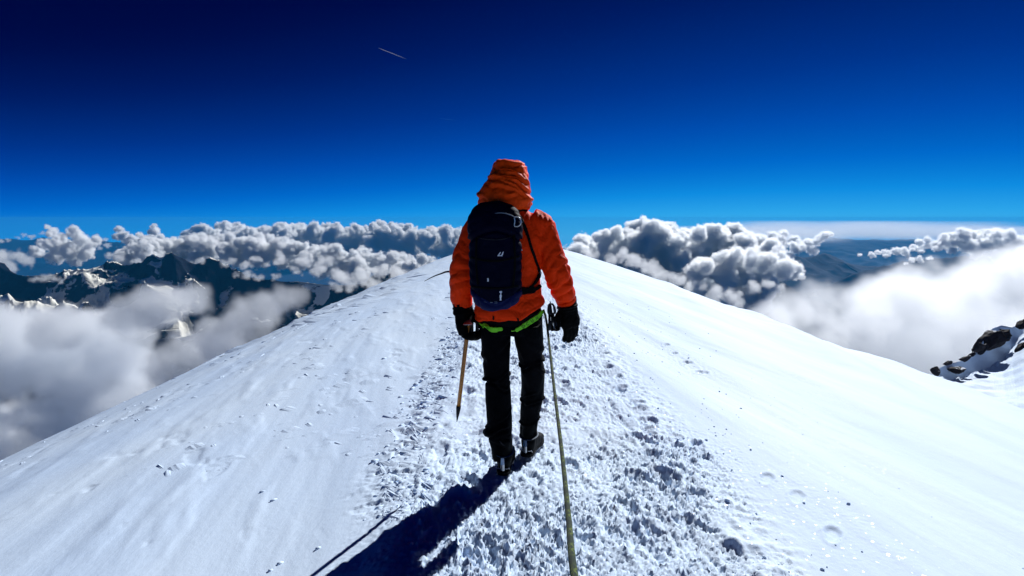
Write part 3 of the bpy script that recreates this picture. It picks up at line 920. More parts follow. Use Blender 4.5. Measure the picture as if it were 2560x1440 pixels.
# boots with crampons
def boot(heel, yaw, pitch, gz):
    """local frame: +y toe, origin under the heel"""
    M_ = Matrix.Translation(heel) @ Matrix.Rotation(-yaw, 4, 'Z') @ Matrix.Rotation(pitch, 4, 'X')
    bp_ = [stube([(0, .045, .235, .048, .058), (0, .045, .19, .050, .060), (0, .045, .13, .050, .060), (0, .040, .08, .048, .060), (0, .042, .045, .043, .052)], 14, 24),
           stube([(0, .000, .045, .030, .034), (0, .03, .050, .040, .044), (0, .09, .056, .044, .052), (0, .16, .052, .046, .045), (0, .23, .044, .049, .034), (0, .28, .040, .043, .029), (0, .305, .036, .025, .020)], 20, 24, ref=(0, 0, 1), ex=2.4)]
    v, nn, f = remesh(bp_, .0055, 3)
    hh = .0035 * gnoise(v[:, 0] * 30, v[:, 1] * 30, v[:, 2] * 24, 71) - .004 * np.exp(-((v[:, 2] - .10) / .006) ** 2)
    v = v + nn * hh[:, None]
    tr = lambda a: [M_ @ Vector(q) for q in a]
    b = part('boot', tr(v), f, BOOTM)
    # lugged sole
    out = [(.030, -.028), (.041, .0), (.043, .04), (.038, .10), (.041, .16), (.051, .22), (.047, .275), (.028, .312), (0, .322)]
    ring = out + [(-a, c) for a, c in reversed(out[:-1])] + [(0, -.038)]
    sv = [(a, c, z) for z in (.002, .022) for a, c in ring]; k = len(ring)
    sf = [tuple(reversed(range(k))), tuple(range(k, 2 * k))] + [(i, (i + 1) % k, k + (i + 1) % k, k + i) for i in range(k)]
    sole = part('sole', tr(sv), sf, BOOTM, b, False)
    c = bpy.data.objects.new('crampon', None); COL.objects.link(c); c.parent = b
    # crampon: two side rails, cross bars, twelve points, heel wire and bail
    fr = []
    def bar(a, b_, w=.0035):
        v_, f_ = tube([a, b_], [w, w], 6, ref=(.1, .2, .9)); return (tr(v_), f_)
    rail = [(.034, -.02, .0), (.038, .05, 0), (.033, .11, 0), (.040, .17, 0), (.046, .24, 0), (.030, .30, 0)]
    for s in (1, -1):
        for a, b_ in zip(rail[:-1], rail[1:]): fr.append(bar((a[0] * s, a[1], -.001), (b_[0] * s, b_[1], -.001)))
    for yy in (-.015, .05, .17, .24, .29): fr.append(bar((-.036, yy, -.001), (.036, yy, -.001)))
    for s in (1, -1):
        for px_, py_, tx, ty in ((.036, -.018, .040, -.022), (.038, .05, .044, .05), (.040, .17, .048, .17), (.046, .235, .056, .24), (.032, .295, .040, .315), (.018, .305, .020, .345)):
            v_, f_ = tube([(px_ * s, py_, 0), (tx * s, ty, -.030 if ty < .33 else -.008)], [(.006, .003), (.001, .001)], 6); fr.append((tr(v_), f_))
    hw = [(.036 * math.cos(a), -.020 - .018 * math.sin(a), .045) for a in np.linspace(0, math.pi, 14)]
    hw = [(.036, .03, .004)] + hw + [(-.036, .03, .004)]
    v_, f_ = tube(hw, [.0028] * len(hw), 6, ref=(0, 0, 1)); fr.append((tr(v_), f_))
    bl = [(.048 * math.cos(a), .255 + .012 * math.sin(a), .030 + .030 * math.sin(a)) for a in np.linspace(0, math.pi, 12)]
    v_, f_ = tube(bl, [.0028] * len(bl), 6, ref=(0, 1, 0)); fr.append((tr(v_), f_))
    # heel lever and ankle strap buckle
    v_, f_ = tube([(0, -.040, .035), (.001, -.047, .075), (0, -.038, .112)], [(.011, .003), (.012, .003), (.009, .003)], 8); fr.append((tr(v_), f_))
    V, Fc = join(fr)
    o = part('crampon', V, Fc, STEEL, b, False)
    bpy.data.objects.remove(c)
    st = [(.054 * math.cos(a), .045 + .066 * math.sin(a), .125 + .014 * math.sin(a)) for a in np.linspace(0, 2 * math.pi, 25)]
    v_, f_ = tube(st, [(.009, .0025)] * 25, 6, ref=(0, 0, 1)); part('ankle_strap', tr(v_), f_, GREYP, b, False)
    lace = [(-.03, .10, .11), (.03, .105, .118), (-.028, .095, .135), (.028, .10, .15)]
    return b


g0 = ground_z(-.05, 3.36); g1 = ground_z(.12, 3.68)
boot(Vector((-.052, 3.318, g0 + .018)), .10, 0, 0)
boot(Vector((.094, 3.560, g1 + .020)), .30, -.05, 0)


# gloves: palm, four curled fingers and a thumb fused to one skin
def glove(wrist, dirv, palm_n, side, curl, lens, scale=1.0, thumb_dir=None, cuff_r=.062):
    """wrist point, direction of the hand, palm normal, side = direction of the thumb side"""
    d = Vector(dirv).normalized(); n = Vector(palm_n); n = (n - d * n.dot(d)).normalized(); s = Vector(side); s = (s - d * s.dot(d) - n * s.dot(n)).normalized()
    w = Vector(wrist); ps = []
    P = lambda a, b, c: tuple(w + d * a * scale + s * b * scale + n * c * scale)
    q = lambda t, r1, r2: (*P(*t), r1 * scale, r2 * scale)
    ps.append(stube([q((-.035, 0, 0), cuff_r / scale, cuff_r / scale), q((0, 0, 0), cuff_r / scale * .98, cuff_r / scale * .92), q((.03, 0, 0), .050, .044)], 8, 22, ref=tuple(n)))
    ps.append(stube([q((.02, 0, 0), .046, .036), q((.05, .0, 0), .050, .032), q((.085, 0, .0), .054, .029), (q((.115, 0, .003), .050, .024))], 12, 22, ref=tuple(n), ex=2.5))
    for k in range(4):
        b = (.031, .011, -.010, -.030)[k]; L_ = (.078, .086, .080, .066)[k] * lens; r = (.0175, .018, .0175, .0160)[k]
        pts = []; p = np.array([.105, b, .002]); a = 0
        for j in range(7):
            pts.append(q(tuple(p), r * (1 - .04 * j), r * (1 - .04 * j)))
            a += curl[k] / 6
            p = p + np.array([math.cos(a), 0, math.sin(a)]) * L_ / 6
        pts.append(q(tuple(p), r * .35, r * .35))
        ps.append(stube(pts, 18, 12, ref=tuple(s)))
    td = thumb_dir or [(.035, .040, .005), (.060, .062, .018), (.088, .072, .030), (.108, .066, .038), (.116, .062, .040)]
    rr = (.022, .021, .019, .017, .006)
    ps.append(stube([q(t, r, r) for t, r in zip(td, rr)], 14, 12, ref=tuple(n)))
    return remesh(ps, .0042, 2)


def puff(v, nn, seed):
    return v + nn * (.0030 * gnoise(v[:, 0] * 30, v[:, 1] * 30, v[:, 2] * 30, seed) + .0016 * gnoise(v[:, 0] * 70, v[:, 1] * 70, v[:, 2] * 70, seed + 1))[:, None]


# right hand hangs relaxed beside the hip
v, nn, f = glove((.338, 3.508, 1.015), (.19, .0, -1), (-.45, .85, 0), (-.85, -.45, 0), (.75, .60, .55, .60), 1.05, 1.22,
                 thumb_dir=[(.030, .034, .008), (.052, .052, .014), (.078, .062, .022), (.100, .060, .030), (.110, .057, .034)], cuff_r=.062)
rg = part('glove', puff(v, nn, 80), f, GLOVEM)
# left fist closed round the head of the ice axe
v, nn, f = glove((-.298, 3.462, 1.01), (.12, -.10, -1), (.95, -.3, 0), (.2, .95, 0), (2.5, 2.5, 2.5, 2.4), 1.0, 1.45,
                 thumb_dir=[(.030, .036, .012), (.055, .048, .036), (.078, .040, .058), (.092, .022, .068), (.096, .012, .070)], cuff_r=.063)
lg = part('glove', puff(v, nn, 84), f, GLOVEM)
for w, dd, rr in ((Vector((-.298, 3.462, 1.002)), Vector((.1, -.1, -1)), .059), (Vector((.338, 3.508, 1.005)), Vector((.17, .05, -1)), .062)):
    dd.normalize(); vv, ff = tube([w - dd * .008, w - dd * .003, w + dd * .004, w + dd * .009], [rr, rr * 1.05, rr * 1.05, rr * .97], 24)
    part('wrist_strap', vv, ff, WEB, lg if w.x < 0 else rg)

# harness
belt_pts = [(a, .975 + .02 * a) for a in (-.19, -.12, -.05, .02, .09, .15, .185)]
harness, C, Nn = hug([(-.175, .955), (-.10, .945), (0, .940), (.08, .955), (.172, .985)], TT, .024, WEB, 'harness', person, 30, .004, .008)
hug([(-.196, .934), (-.165, .914), (-.12, .903), (-.085, .903), (-.050, .908)], TT, [.003, .012, .016, .012, .003], GREEN, 'leg_loop', harness, 26, .010, .008)
lr, LC, LN = hug([(-.004, .897), (.020, .899), (.060, .920), (.10, .944), (.140, .968), (.170, .992)], TT, [.003, .012, .016, .017, .015, .006], GREEN, 'leg_loop', harness, 34, .010, .008)
for px0, pz0, px1, pz1 in ((-.105, .985, -.108, .93), (.030, .975, .045, .925)):
    hug([(px0, pz0), ((px0 + px1) / 2, (pz0 + pz1) / 2), (px1, pz1)], JT, .005, WEB, 'riser_strap', harness, 8, .004, .003)
hug([(-.108, .945), (-.108, .92), (-.106, .90)], TT, .005, WEB, 'riser_strap', harness, 6, .012, .003)


def flat_text(txt, size, org, ux, uy, mat, name, parent, ext=.0006, bold=0.0):
    cu = bpy.data.curves.new('t', 'FONT'); cu.body = txt; cu.size = size; cu.extrude = ext; cu.offset = bold; cu.resolution_u = 2
    ob = bpy.data.objects.new('t', cu); COL.objects.link(ob)
    dg = bpy.context.evaluated_depsgraph_get(); me = bpy.data.meshes.new_from_object(ob.evaluated_get(dg))
    ux = Vector(ux).normalized(); uy = Vector(uy); uy = (uy - ux * uy.dot(ux)).normalized(); uz = ux.cross(uy)
    M_ = Matrix((ux, uy, uz)).transposed().to_4x4(); M_.translation = Vector(org)
    me.transform(M_); me.transform(Matrix.Translation(-Vector(parent_root(parent).location)))
    bpy.data.objects.remove(ob)
    o = bpy.data.objects.new(name, me); COL.objects.link(o); o.parent = parent; me.materials.clear(); me.materials.append(mat)
    return o


def parent_root(o):
    while o.parent: o = o.parent
    return o


i0, i1 = 12, 29
# the four letters sit one by one on the curved green strap
for ch, t in zip('OCUN', (.42, .54, .66, .78)):
    i = int(t * (len(LC) - 1)); a = (LC[i + 1] - LC[i - 1]).normalized(); nrm = (LN[i] + Vector((0, -.4, 0))).normalized(); up = nrm.cross(a).normalized()
    flat_text(ch, .026, LC[i] - a * .008 - up * .009 + nrm * .0095, a, up, BLACKP, 'lettering', harness)

# ------------------------------------------------------------------ backpack
pack = empty('backpack', 'narrow navy climbing pack on the back of the orange jacket', 'backpack')
pack.location = (-.09, 3.2, 1.05)
pk = [stube([(-.078, 3.205, 1.045, .050, .030), (-.080, 3.200, 1.062, .098, .070), (-.084, 3.195, 1.10, .128, .088), (-.088, 3.195, 1.18, .139, .094), (-.090, 3.200, 1.30, .140, .096), (-.092, 3.205, 1.42, .142, .092), (-.096, 3.21, 1.50, .144, .085), (-.098, 3.22, 1.55, .134, .074), (-.098, 3.23, 1.59, .105, .056), (-.098, 3.24, 1.612, .06, .03)], 34, 40, ex=2.8)]
v, nn, f = remesh(pk, .0068, 3)
x, y, z = v[:, 0], v[:, 1], v[:, 2]
h = .0045 * gnoise(x * 13, y * 13, z * 9, 101) + .0025 * gnoise(x * 30, y * 30, z * 22, 102)
back_ = sstep(3.20, 3.13, y)
h = h - .012 * np.exp(-((z - 1.475 + .9 * np.abs(x + .09) ** 1.5 * 1.2) / .009) ** 2)        # lid seam
h = h - .006 * np.exp(-((np.abs(x + .09) - .088) / .005) ** 2) * back_ * sstep(1.5, 1.44, z)  # side seams
h = h - .007 * np.exp(-((z - 1.125 + .06 * np.cos((x + .09) * 16)) / .006) ** 2) * back_
h = h + .006 * np.abs(np.sin(z * 60 + 3 * gnoise(x * 8, y * 8, z * 4, 105))) * sstep(.085, .13, np.abs(x + .09))
v = v + nn * h[:, None]
pack_body = part('pack_body', v, [q for q in f if np.mean([v[i][2] for i in q]) > 1.0], NAVY, pack)
PT = BVHTree.FromPolygons([tuple(q) for q in v], f)
# lower front panel, slightly bluer
fs = [q for q in f if np.mean([v[i][2] for i in q]) < 1.118 - .05 * math.cos((np.mean([v[i][0] for i in q]) + .09) * 14) + .02 and np.mean([nn[i][1] for i in q]) < .3]
used = sorted({i for q in fs for i in q}); mp_ = {a: b for b, a in enumerate(used)}
part('base_panel', [v[i] + nn[i] * .0035 for i in used], [tuple(mp_[i] for i in q) for q in fs], NAVY2, pack)
fs = [q for q in f if np.mean([v[i][2] for i in q]) > 1.487 - 1.2 * abs(np.mean([v[i][0] for i in q]) + .09) ** 1.5]
used = sorted({i for q in fs for i in q}); mp_ = {a: b for b, a in enumerate(used)}
lid = part('lid', [v[i] + nn[i] * (.006 + .003 * math.sin(v[i][0] * 60)) for i in used], [tuple(mp_[i] for i in q) for q in fs], NAVY, pack)
hug([(-.190, 1.44), (-.192, 1.30), (-.185, 1.18)], PT, .006, WEB, 'side_strap', pack, 20, .003, .003)
hug([(.010, 1.46), (.015, 1.30), (.005, 1.16)], PT, .006, WEB, 'side_strap', pack, 20, .003, .003)
hug([(-.225, 1.33), (-.16, 1.315), (-.09, 1.31), (-.02, 1.32), (.04, 1.335)], PT, .005, WEB, 'compression_strap', pack, 24, .003, .003)
hug([(-.222, 1.17), (-.15, 1.165), (-.09, 1.163), (-.02, 1.166), (.035, 1.175)], PT, .005, WEB, 'compression_strap', pack, 24, .003, .003)
hug([(-.19, 1.435), (-.12, 1.425), (-.06, 1.425), (.0, 1.44)], PT, .0025, DSTEEL, 'zipper', pack, 22, .002, .002)
hug([(-.130, 1.20), (-.128, 1.21), (-.130, 1.22)], PT, .004, WHITE, 'zip_pull', pack, 6, .003, .003)
hug([(-.062, 1.150), (-.060, 1.135), (-.062, 1.120), (-.062, 1.098)], PT, [.007, .003, .006, .004, .006], WHITE, 'axe_loop', pack, 16, .004, .004)
hug([(-.225, 1.075), (-.215, 1.09), (-.205, 1.085)], PT, .003, WHITE, 'zip_pull', pack, 6, .003, .003)


def on_pack(x, z, off=.002):
    hit = PT.ray_cast(Vector((x, 2.6, z)), Vector((0, 1, 0))); return hit[0] + hit[1] * off, hit[1]


def patch(pts, mat, name, parent=pack, off=.004):
    V = [on_pack(a, b, off)[0] for a, b in pts] + [on_pack(a, b, off - .003)[0] for a, b in pts]; k = len(pts)
    part(name, V, [tuple(range(k)), tuple(reversed(range(k, 2 * k)))] + [(i, k + i, k + (i + 1) % k, (i + 1) % k) for i in range(k)], mat, parent, False)


# sail-like logo: base bar and two slanted strokes
lx, lz = -.078, 1.337
for pts in ([(0, 0), (.024, 0), (.022, .004), (.002, .004)], [(.002, .004), (.008, .005), (.017, .020), (.012, .019)], [(.018, .005), (.024, .004), (.029, .022), (.025, .021)]):
    patch([(lx + a * 1.15, lz + b * 1.1) for a, b in pts], WHITE, 'logo')
p, n = on_pack(-.095, 1.083, .006)
flat_text('25', .017, p, (1, 0, 0), (0, 0, 1), GREYP, 'lettering', pack)
p, n = on_pack(-.140, 1.088, .006)
patch([(-.150, 1.089), (-.105, 1.086), (-.105, 1.090), (-.150, 1.093)], GREYP, 'label_stripe', off=.0065)
# haul loop and hose clip at the top right
cord([(-.110, 3.145, 1.560), (-.06, 3.135, 1.568), (-.012, 3.135, 1.558), (.012, 3.140, 1.545)], .0028, GREYP, 'haul_loop', pack, 24)
clip = [(.012 + a, 3.128, 1.545 + b) for a, b in ((0, 0), (.003, -.022), (.001, -.046), (.016, -.050), (.032, -.040), (.036, -.020), (.028, -.004), (.012, .002), (0, 0))]
cord(clip, .0036, STEEL, 'clip', pack, 40)
cord([(.040, 3.13, 1.533), (.048, 3.135, 1.525), (.056, 3.14, 1.515)], .002, GREYP, 'clip_cord', pack, 10)
# shoulder and side straps lying on the jacket
hug([(.045, 1.545), (.066, 1.50), (.088, 1.44), (.105, 1.38), (.125, 1.32), (.148, 1.25), (.158, 1.215)], JT, [.010, .010, .008, .008, .007, .010, .013], WEB, 'shoulder_strap', pack, 34, .006, .007)
hug([(.158, 1.23), (.150, 1.20), (.125, 1.165), (.090, 1.135), (.045, 1.115)], JT, [.013, .010, .007, .012, .020], WEB, 'shoulder_strap', pack, 26, .006, .007)
hug([(.035, 1.13), (.08, 1.125), (.13, 1.13), (.172, 1.15)], JT, [.022, .018, .010, .006], WEB, 'hip_fin', pack, 22, .006, .008)
hug([(-.11, 1.60), (-.03, 1.585), (.04, 1.585), (.085, 1.60)], JT, .014, WEB, 'shoulder_yoke', pack, 18, .006, .010)
hug([(.051, 1.37), (.053, 1.363), (.055, 1.356)], JT, .003, WHITE, 'strap_tag', pack, 5, .006, .003)
hug([(.150, 1.235), (.152, 1.225), (.155, 1.215)], JT, .004, GREYP, 'buckle', pack, 5, .014, .004)

# ------------------------------------------------------------------ ice axe
WOOD, nt, b = nodes('ash_wood')
t = nt.nodes.new('ShaderNodeTexCoord'); mpw = nt.nodes.new('ShaderNodeMapping'); mpw.inputs['Scale'].default_value = (60, 60, 4)
nz_ = nt.nodes.new('ShaderNodeTexNoise'); nz_.inputs['Scale'].default_value = 1; nz_.inputs['Detail'].default_value = 4
nt.links.new(t.outputs['Object'], mpw.inputs[0]); nt.links.new(mpw.outputs[0], nz_.inputs['Vector'])
rw = nt.nodes.new('ShaderNodeValToRGB'); rw.color_ramp.elements[0].color = (.32, .085, .008, 1); rw.color_ramp.elements[1].color = (.75, .30, .04, 1)
nt.links.new(nz_.outputs[0], rw.inputs[0]); nt.links.new(rw.outputs[0], b.inputs['Base Color']); b.inputs['Roughness'].default_value = .35
axe = empty('ice_axe', 'wooden shafted ice axe hanging from the left gloved hand', 'ice axe')
A0, A1 = Vector((-.262, 3.415, .905)), Vector((-.333, 3.38, .317))
axe.location = A0
ad = (A1 - A0).normalized()
P = lambda t: A0 + ad * t
LN_ = (A1 - A0).length
vv, ff = tube([P(0), P(.1), P(.3), P(LN_ - .095)], [(.0200, .013), (.0195, .0130), (.0190, .0125), (.0180, .0120)], 18, ref=(.8, 0, .2))
part('shaft', vv, ff, WOOD, axe)
vv, ff = tube([P(LN_ - .10), P(LN_ - .085), P(LN_ - .05), P(LN_ - .02), P(LN_)], [(.0200, .0145), (.0190, .0145), (.0140, .010), (.007, .005), (.0012, .0012)], 14, ref=(.8, 0, .2))
part('spike', vv, ff, DSTEEL, axe)
vv, ff = tube([P(.012), P(-.01), P(-.03)], [(.018, .013), (.018, .013), (.015, .010)], 14, ref=(.8, 0, .2)); part('head_socket', vv, ff, STEEL, axe)
h0 = P(-.025)
pick = [h0 + Vector((.004, .012 + .15 * t, .012 - .075 * t * t)) for t in np.linspace(0, 1, 12)]
vv, ff = tube(pick, [(.0035, .014 * (1 - .75 * t)) for t in np.linspace(0, 1, 12)], 8, ref=(0, 0, 1)); part('pick', vv, ff, STEEL, axe, False)
adz = [h0 + Vector((0, -.010 - .075 * t, .010 - .018 * t * t)) for t in np.linspace(0, 1, 7)]
vv, ff = tube(adz, [(.008 + .020 * t, .0035 - .002 * t) for t in np.linspace(0, 1, 7)], 8, ref=(0, 0, 1)); part('adze', vv, ff, STEEL, axe, False)

# ------------------------------------------------------------------ climbing gear on the harness
def ringpath(c, w, h, tilt, yaw, n=28):
    out = []
    for k in range(n + 1):
        a = 2 * math.pi * k / n
        x_ = w * math.copysign(abs(math.cos(a)) ** .8, math.cos(a)) * (1 - .22 * math.sin(a)); z_ = h * math.copysign(abs(math.sin(a)) ** .9, math.sin(a))
        q = Matrix.Rotation(yaw, 3, 'Z') @ (Matrix.Rotation(tilt, 3, 'Y') @ Vector((x_, 0, z_))); out.append(Vector(c) + q)
    return out


GQ = 'climbing gear hanging on the right hip'
for k, (x_, y_, z_, tl, yw, lb) in enumerate(((.232, 3.36, 1.01, -.10, .3, 'nearest dark quickdraw of the bunch between right hip and glove'),
                                              (.240, 3.40, 1.005, -.22, -.5, 'dark quickdraw in the middle of the bunch on the right hip'),
                                              (.225, 3.43, 1.00, .02, .9, 'innermost dark quickdraw against the jacket on the right hip'))):
    q = empty('quickdraw', lb, 'quickdraw', GQ); q.location = (x_, y_, z_)
    ax = Vector((math.sin(-tl) * .55, 0, -1)).normalized()
    for m_, s in ((0, .0), (1, .098)):
        vv, ff = tube(ringpath(Vector((x_, y_, z_)) + ax * s, .0165, .030, tl, yw + m_ * .4), [.0048] * 29, 8, ref=(.2, .9, .1)); part('carabiner', vv, ff, DSTEEL, q)
        e = ringpath(Vector((x_, y_, z_)) + ax * s, .0165, .030, tl, yw + m_ * .4)
        vv, ff = tube([e[3], e[24]], [.0032, .0032], 6, ref=(.2, .9, .1)); part('gate', vv, ff, GREYP, q)
    a_, b_ = Vector((x_, y_, z_)) + ax * .028, Vector((x_, y_, z_)) + ax * .075
    vv, ff = tube([a_, (a_ + b_) / 2, b_], [(.009, .004), (.008, .0035), (.009, .004)], 10, ref=(.5, .8, 0)); part('sling', vv, ff, WEB, q)
co = empty('cord_coil', 'small bundle of thin dark cord knotted at the foot of the hip gear', 'cord'); co.location = (.262, 3.39, .89)
rk = random.Random(3); pts = []
for k in range(34):
    a = k * 1.35; pts.append((.258 + .024 * math.cos(a) + rk.uniform(-.005, .005), 3.39 + .016 * math.sin(a * .7), .915 + .036 * math.sin(a) + rk.uniform(-.008, .008)))
cord(pts, .0036, WEB, 'cord', co, 240, 6)
cord([(.225, 3.40, 1.05), (.236, 3.39, .99), (.25, 3.39, .94), (.262, 3.385, .90), (.285, 3.38, .885)], .0036, WEB, 'cord_tail', co, 30, 6)
sc_ = empty('ice_screw', 'short black ice screw hanging beside the left thigh under the glove', 'ice screw', None); sc_.location = (-.20, 3.40, .95)
vv, ff = tube([(-.204, 3.40, .94), (-.207, 3.40, .90), (-.209, 3.40, .838)], [.010, .0105, .0105], 12); part('tube', vv, ff, DSTEEL, sc_)
vv, ff = tube([(-.209, 3.40, .836), (-.2095, 3.40, .828)], [.0125, .0115], 12); part('cap', vv, ff, WEB, sc_)
vv, ff = tube([(-.200, 3.40, .985), (-.203, 3.40, .94)], [(.006, .003), (.010, .006)], 8); part('hanger', vv, ff, DSTEEL, sc_)

# ------------------------------------------------------------------ ropes
ROPE, nt, b = nodes('rope_sheath')
b.inputs['Roughness'].default_value = .85
uvn = nt.nodes.new('ShaderNodeAttribute'); uvn.attribute_name = 'lay'
s3 = nt.nodes.new('ShaderNodeSeparateXYZ'); nt.links.new(uvn.outputs['Vector'], s3.inputs[0])
def mth(op, a, b_=None, clamp=False):
    m = nt.nodes.new('ShaderNodeMath'); m.operation = op; m.use_clamp = clamp
    for i, q in enumerate((a, b_)):
        if q is None: continue
        if isinstance(q, (int, float)): m.inputs[i].default_value = q
        else: nt.links.new(q, m.inputs[i])
    return m.outputs[0]
# two families of braided yarns winding in opposite directions
A = mth('SINE', mth('ADD', mth('MULTIPLY', s3.outputs[0], 2 * math.pi / .034), mth('MULTIPLY', s3.outputs[1], 2.0)))
Bn = mth('SINE', mth('SUBTRACT', mth('MULTIPLY', s3.outputs[0], 2 * math.pi / .034), mth('MULTIPLY', s3.outputs[1], 2.0)))
pt = mth('MULTIPLY', mth('SUBTRACT', mth('MAXIMUM', A, Bn), .55), 5, True)
lowf_ = mth('MULTIPLY', mth('ADD', mth('SINE', mth('MULTIPLY', s3.outputs[0], 2 * math.pi / .12)), .75), .9, True)
ramp_r = nt.nodes.new('ShaderNodeMix'); ramp_r.data_type = 'RGBA'
ramp_r.inputs[6].default_value = (.012, .030, .014, 1); ramp_r.inputs[7].default_value = (.11, .16, .02, 1)
nt.links.new(mth('MULTIPLY', pt, lowf_), ramp_r.inputs[0]); nt.links.new(ramp_r.outputs[2], b.inputs['Base Color'])
y1 = mth('SINE', mth('ADD', mth('MULTIPLY', s3.outputs[0], 2 * math.pi / .0034), mth('MULTIPLY', s3.outputs[1], 8)))
y2 = mth('SINE', mth('SUBTRACT', mth('MULTIPLY', s3.outputs[0], 2 * math.pi / .0034), mth('MULTIPLY', s3.outputs[1], 8)))
bpn = nt.nodes.new('ShaderNodeBump'); bpn.inputs['Distance'].default_value = .0007; nt.links.new(mth('MAXIMUM', y1, y2), bpn.inputs['Height']); nt.links.new(bpn.outputs[0], b.inputs['Normal'])


def rope(pts, r, n, name, label, mat, seed=0):
    S_ = spline(pts, n)
    vv, ff = tube([tuple(q) for q in S_], [r] * n, 12, ref=(.9, .1, .1))
    o = new_mesh(name, vv, ff, mat)
    arc = np.concatenate([[0], np.cumsum(np.linalg.norm(np.diff(S_, axis=0), axis=1))])
    a = o.data.attributes.new('lay', 'FLOAT_VECTOR', 'POINT')
    d = np.zeros((n * 12, 3), np.float32); d[:, 0] = np.repeat(arc, 12); d[:, 1] = np.tile(np.arange(12) * 2 * np.pi / 12, n)
    a.data.foreach_set('vector', d.ravel())
    return tag(o, label, 'rope')


R3 = [(.188, 3.44, .995), (.204, 3.43, .94)] + [tuple(at(px_, py_, d)) for px_, py_, d in ((1372, 850, 3.15), (1383, 950, 2.62), (1395, 1050, 2.12), (1408, 1160, 1.66), (1421, 1290, 1.22), (1436, 1440, .87))] + [(.088, .45, 1.05), (.07, .2, 1.06), (.05, .0, 1.04)]
rope(R3, .0066, 500, 'rope', 'green and black climbing rope running from the harness to the foreground', ROPE)
pole = [(-.20, 3.60, 1.17), (-.30, 3.60, 1.195), tuple(at(1122, 679, 3.6)), tuple(at(1103, 684, 3.6)), tuple(at(1082, 692, 3.6)), tuple(at(1061, 703, 3.6))]
S_ = spline(pole, 40)
vv, ff = tube([tuple(q) for q in S_], [(.0075 * (1 - .8 * t ** 1.5), .0060 * (1 - .8 * t ** 1.5)) for t in np.linspace(0, 1, 40)], 10, ref=(.1, .9, .1))
tag(new_mesh('ice_tool_pick', vv, ff, DSTEEL), 'thin dark curved pick poking out beside the left elbow', 'ice tool')

# ------------------------------------------------------------------ air
def haze_material(density, color):
    m = bpy.data.materials.new('haze'); m.use_nodes = True
    nt = m.node_tree; nt.nodes.clear()
    o = nt.nodes.new('ShaderNodeOutputMaterial'); v = nt.nodes.new('ShaderNodeVolumePrincipled')
    v.inputs['Density'].default_value = density; v.inputs['Color'].default_value = (*color, 1)
    v.inputs['Anisotropy'].default_value = .1
    nt.links.new(v.outputs[0], o.inputs['Volume'])
    return m


HX, HB, HT = 72000, -3901.5, 60
hv = [(x, y, z) for x in (-HX, HX) for y in (-HX, HX) for z in (HB, HT)]
hf = [(0, 1, 3, 2), (4, 6, 7, 5), (0, 4, 5, 1), (2, 3, 7, 6), (0, 2, 6, 4), (1, 5, 7, 3)]
tag(new_mesh('haze', hv, hf, haze_material(9.5e-6, (.04, .45, 1.0)), smooth=False), kind='stuff')


# ------------------------------------------------------------------ clouds
def cloud_material(name, density, aniso=.35, color=(.962, .982, 1)):
    m = bpy.data.materials.new(name); m.use_nodes = True
    nt = m.node_tree; nt.nodes.clear()
    o = nt.nodes.new('ShaderNodeOutputMaterial'); v = nt.nodes.new('ShaderNodeVolumePrincipled')
    v.inputs['Density'].default_value = density; v.inputs['Color'].default_value = (*color, 1)
    v.inputs['Anisotropy'].default_value = aniso
    nt.links.new(v.outputs[0], o.inputs['Volume'])
    return m


CUMULUS = cloud_material('cumulus', .035, .5, (.968, .985, 1))
CUMULUS_SIDE = cloud_material('cumulus_sidelit', .045, .1, (.975, .988, 1))
PUFF = cloud_material('cumulus_thin', .010)
FOG = cloud_material('fog', .014, .05, (.950, .974, 1))
FOG_LIT = cloud_material('fog_bright', .012, .65, (.968, .986, 1))
VEIL = cloud_material('veil', .00022, .3)


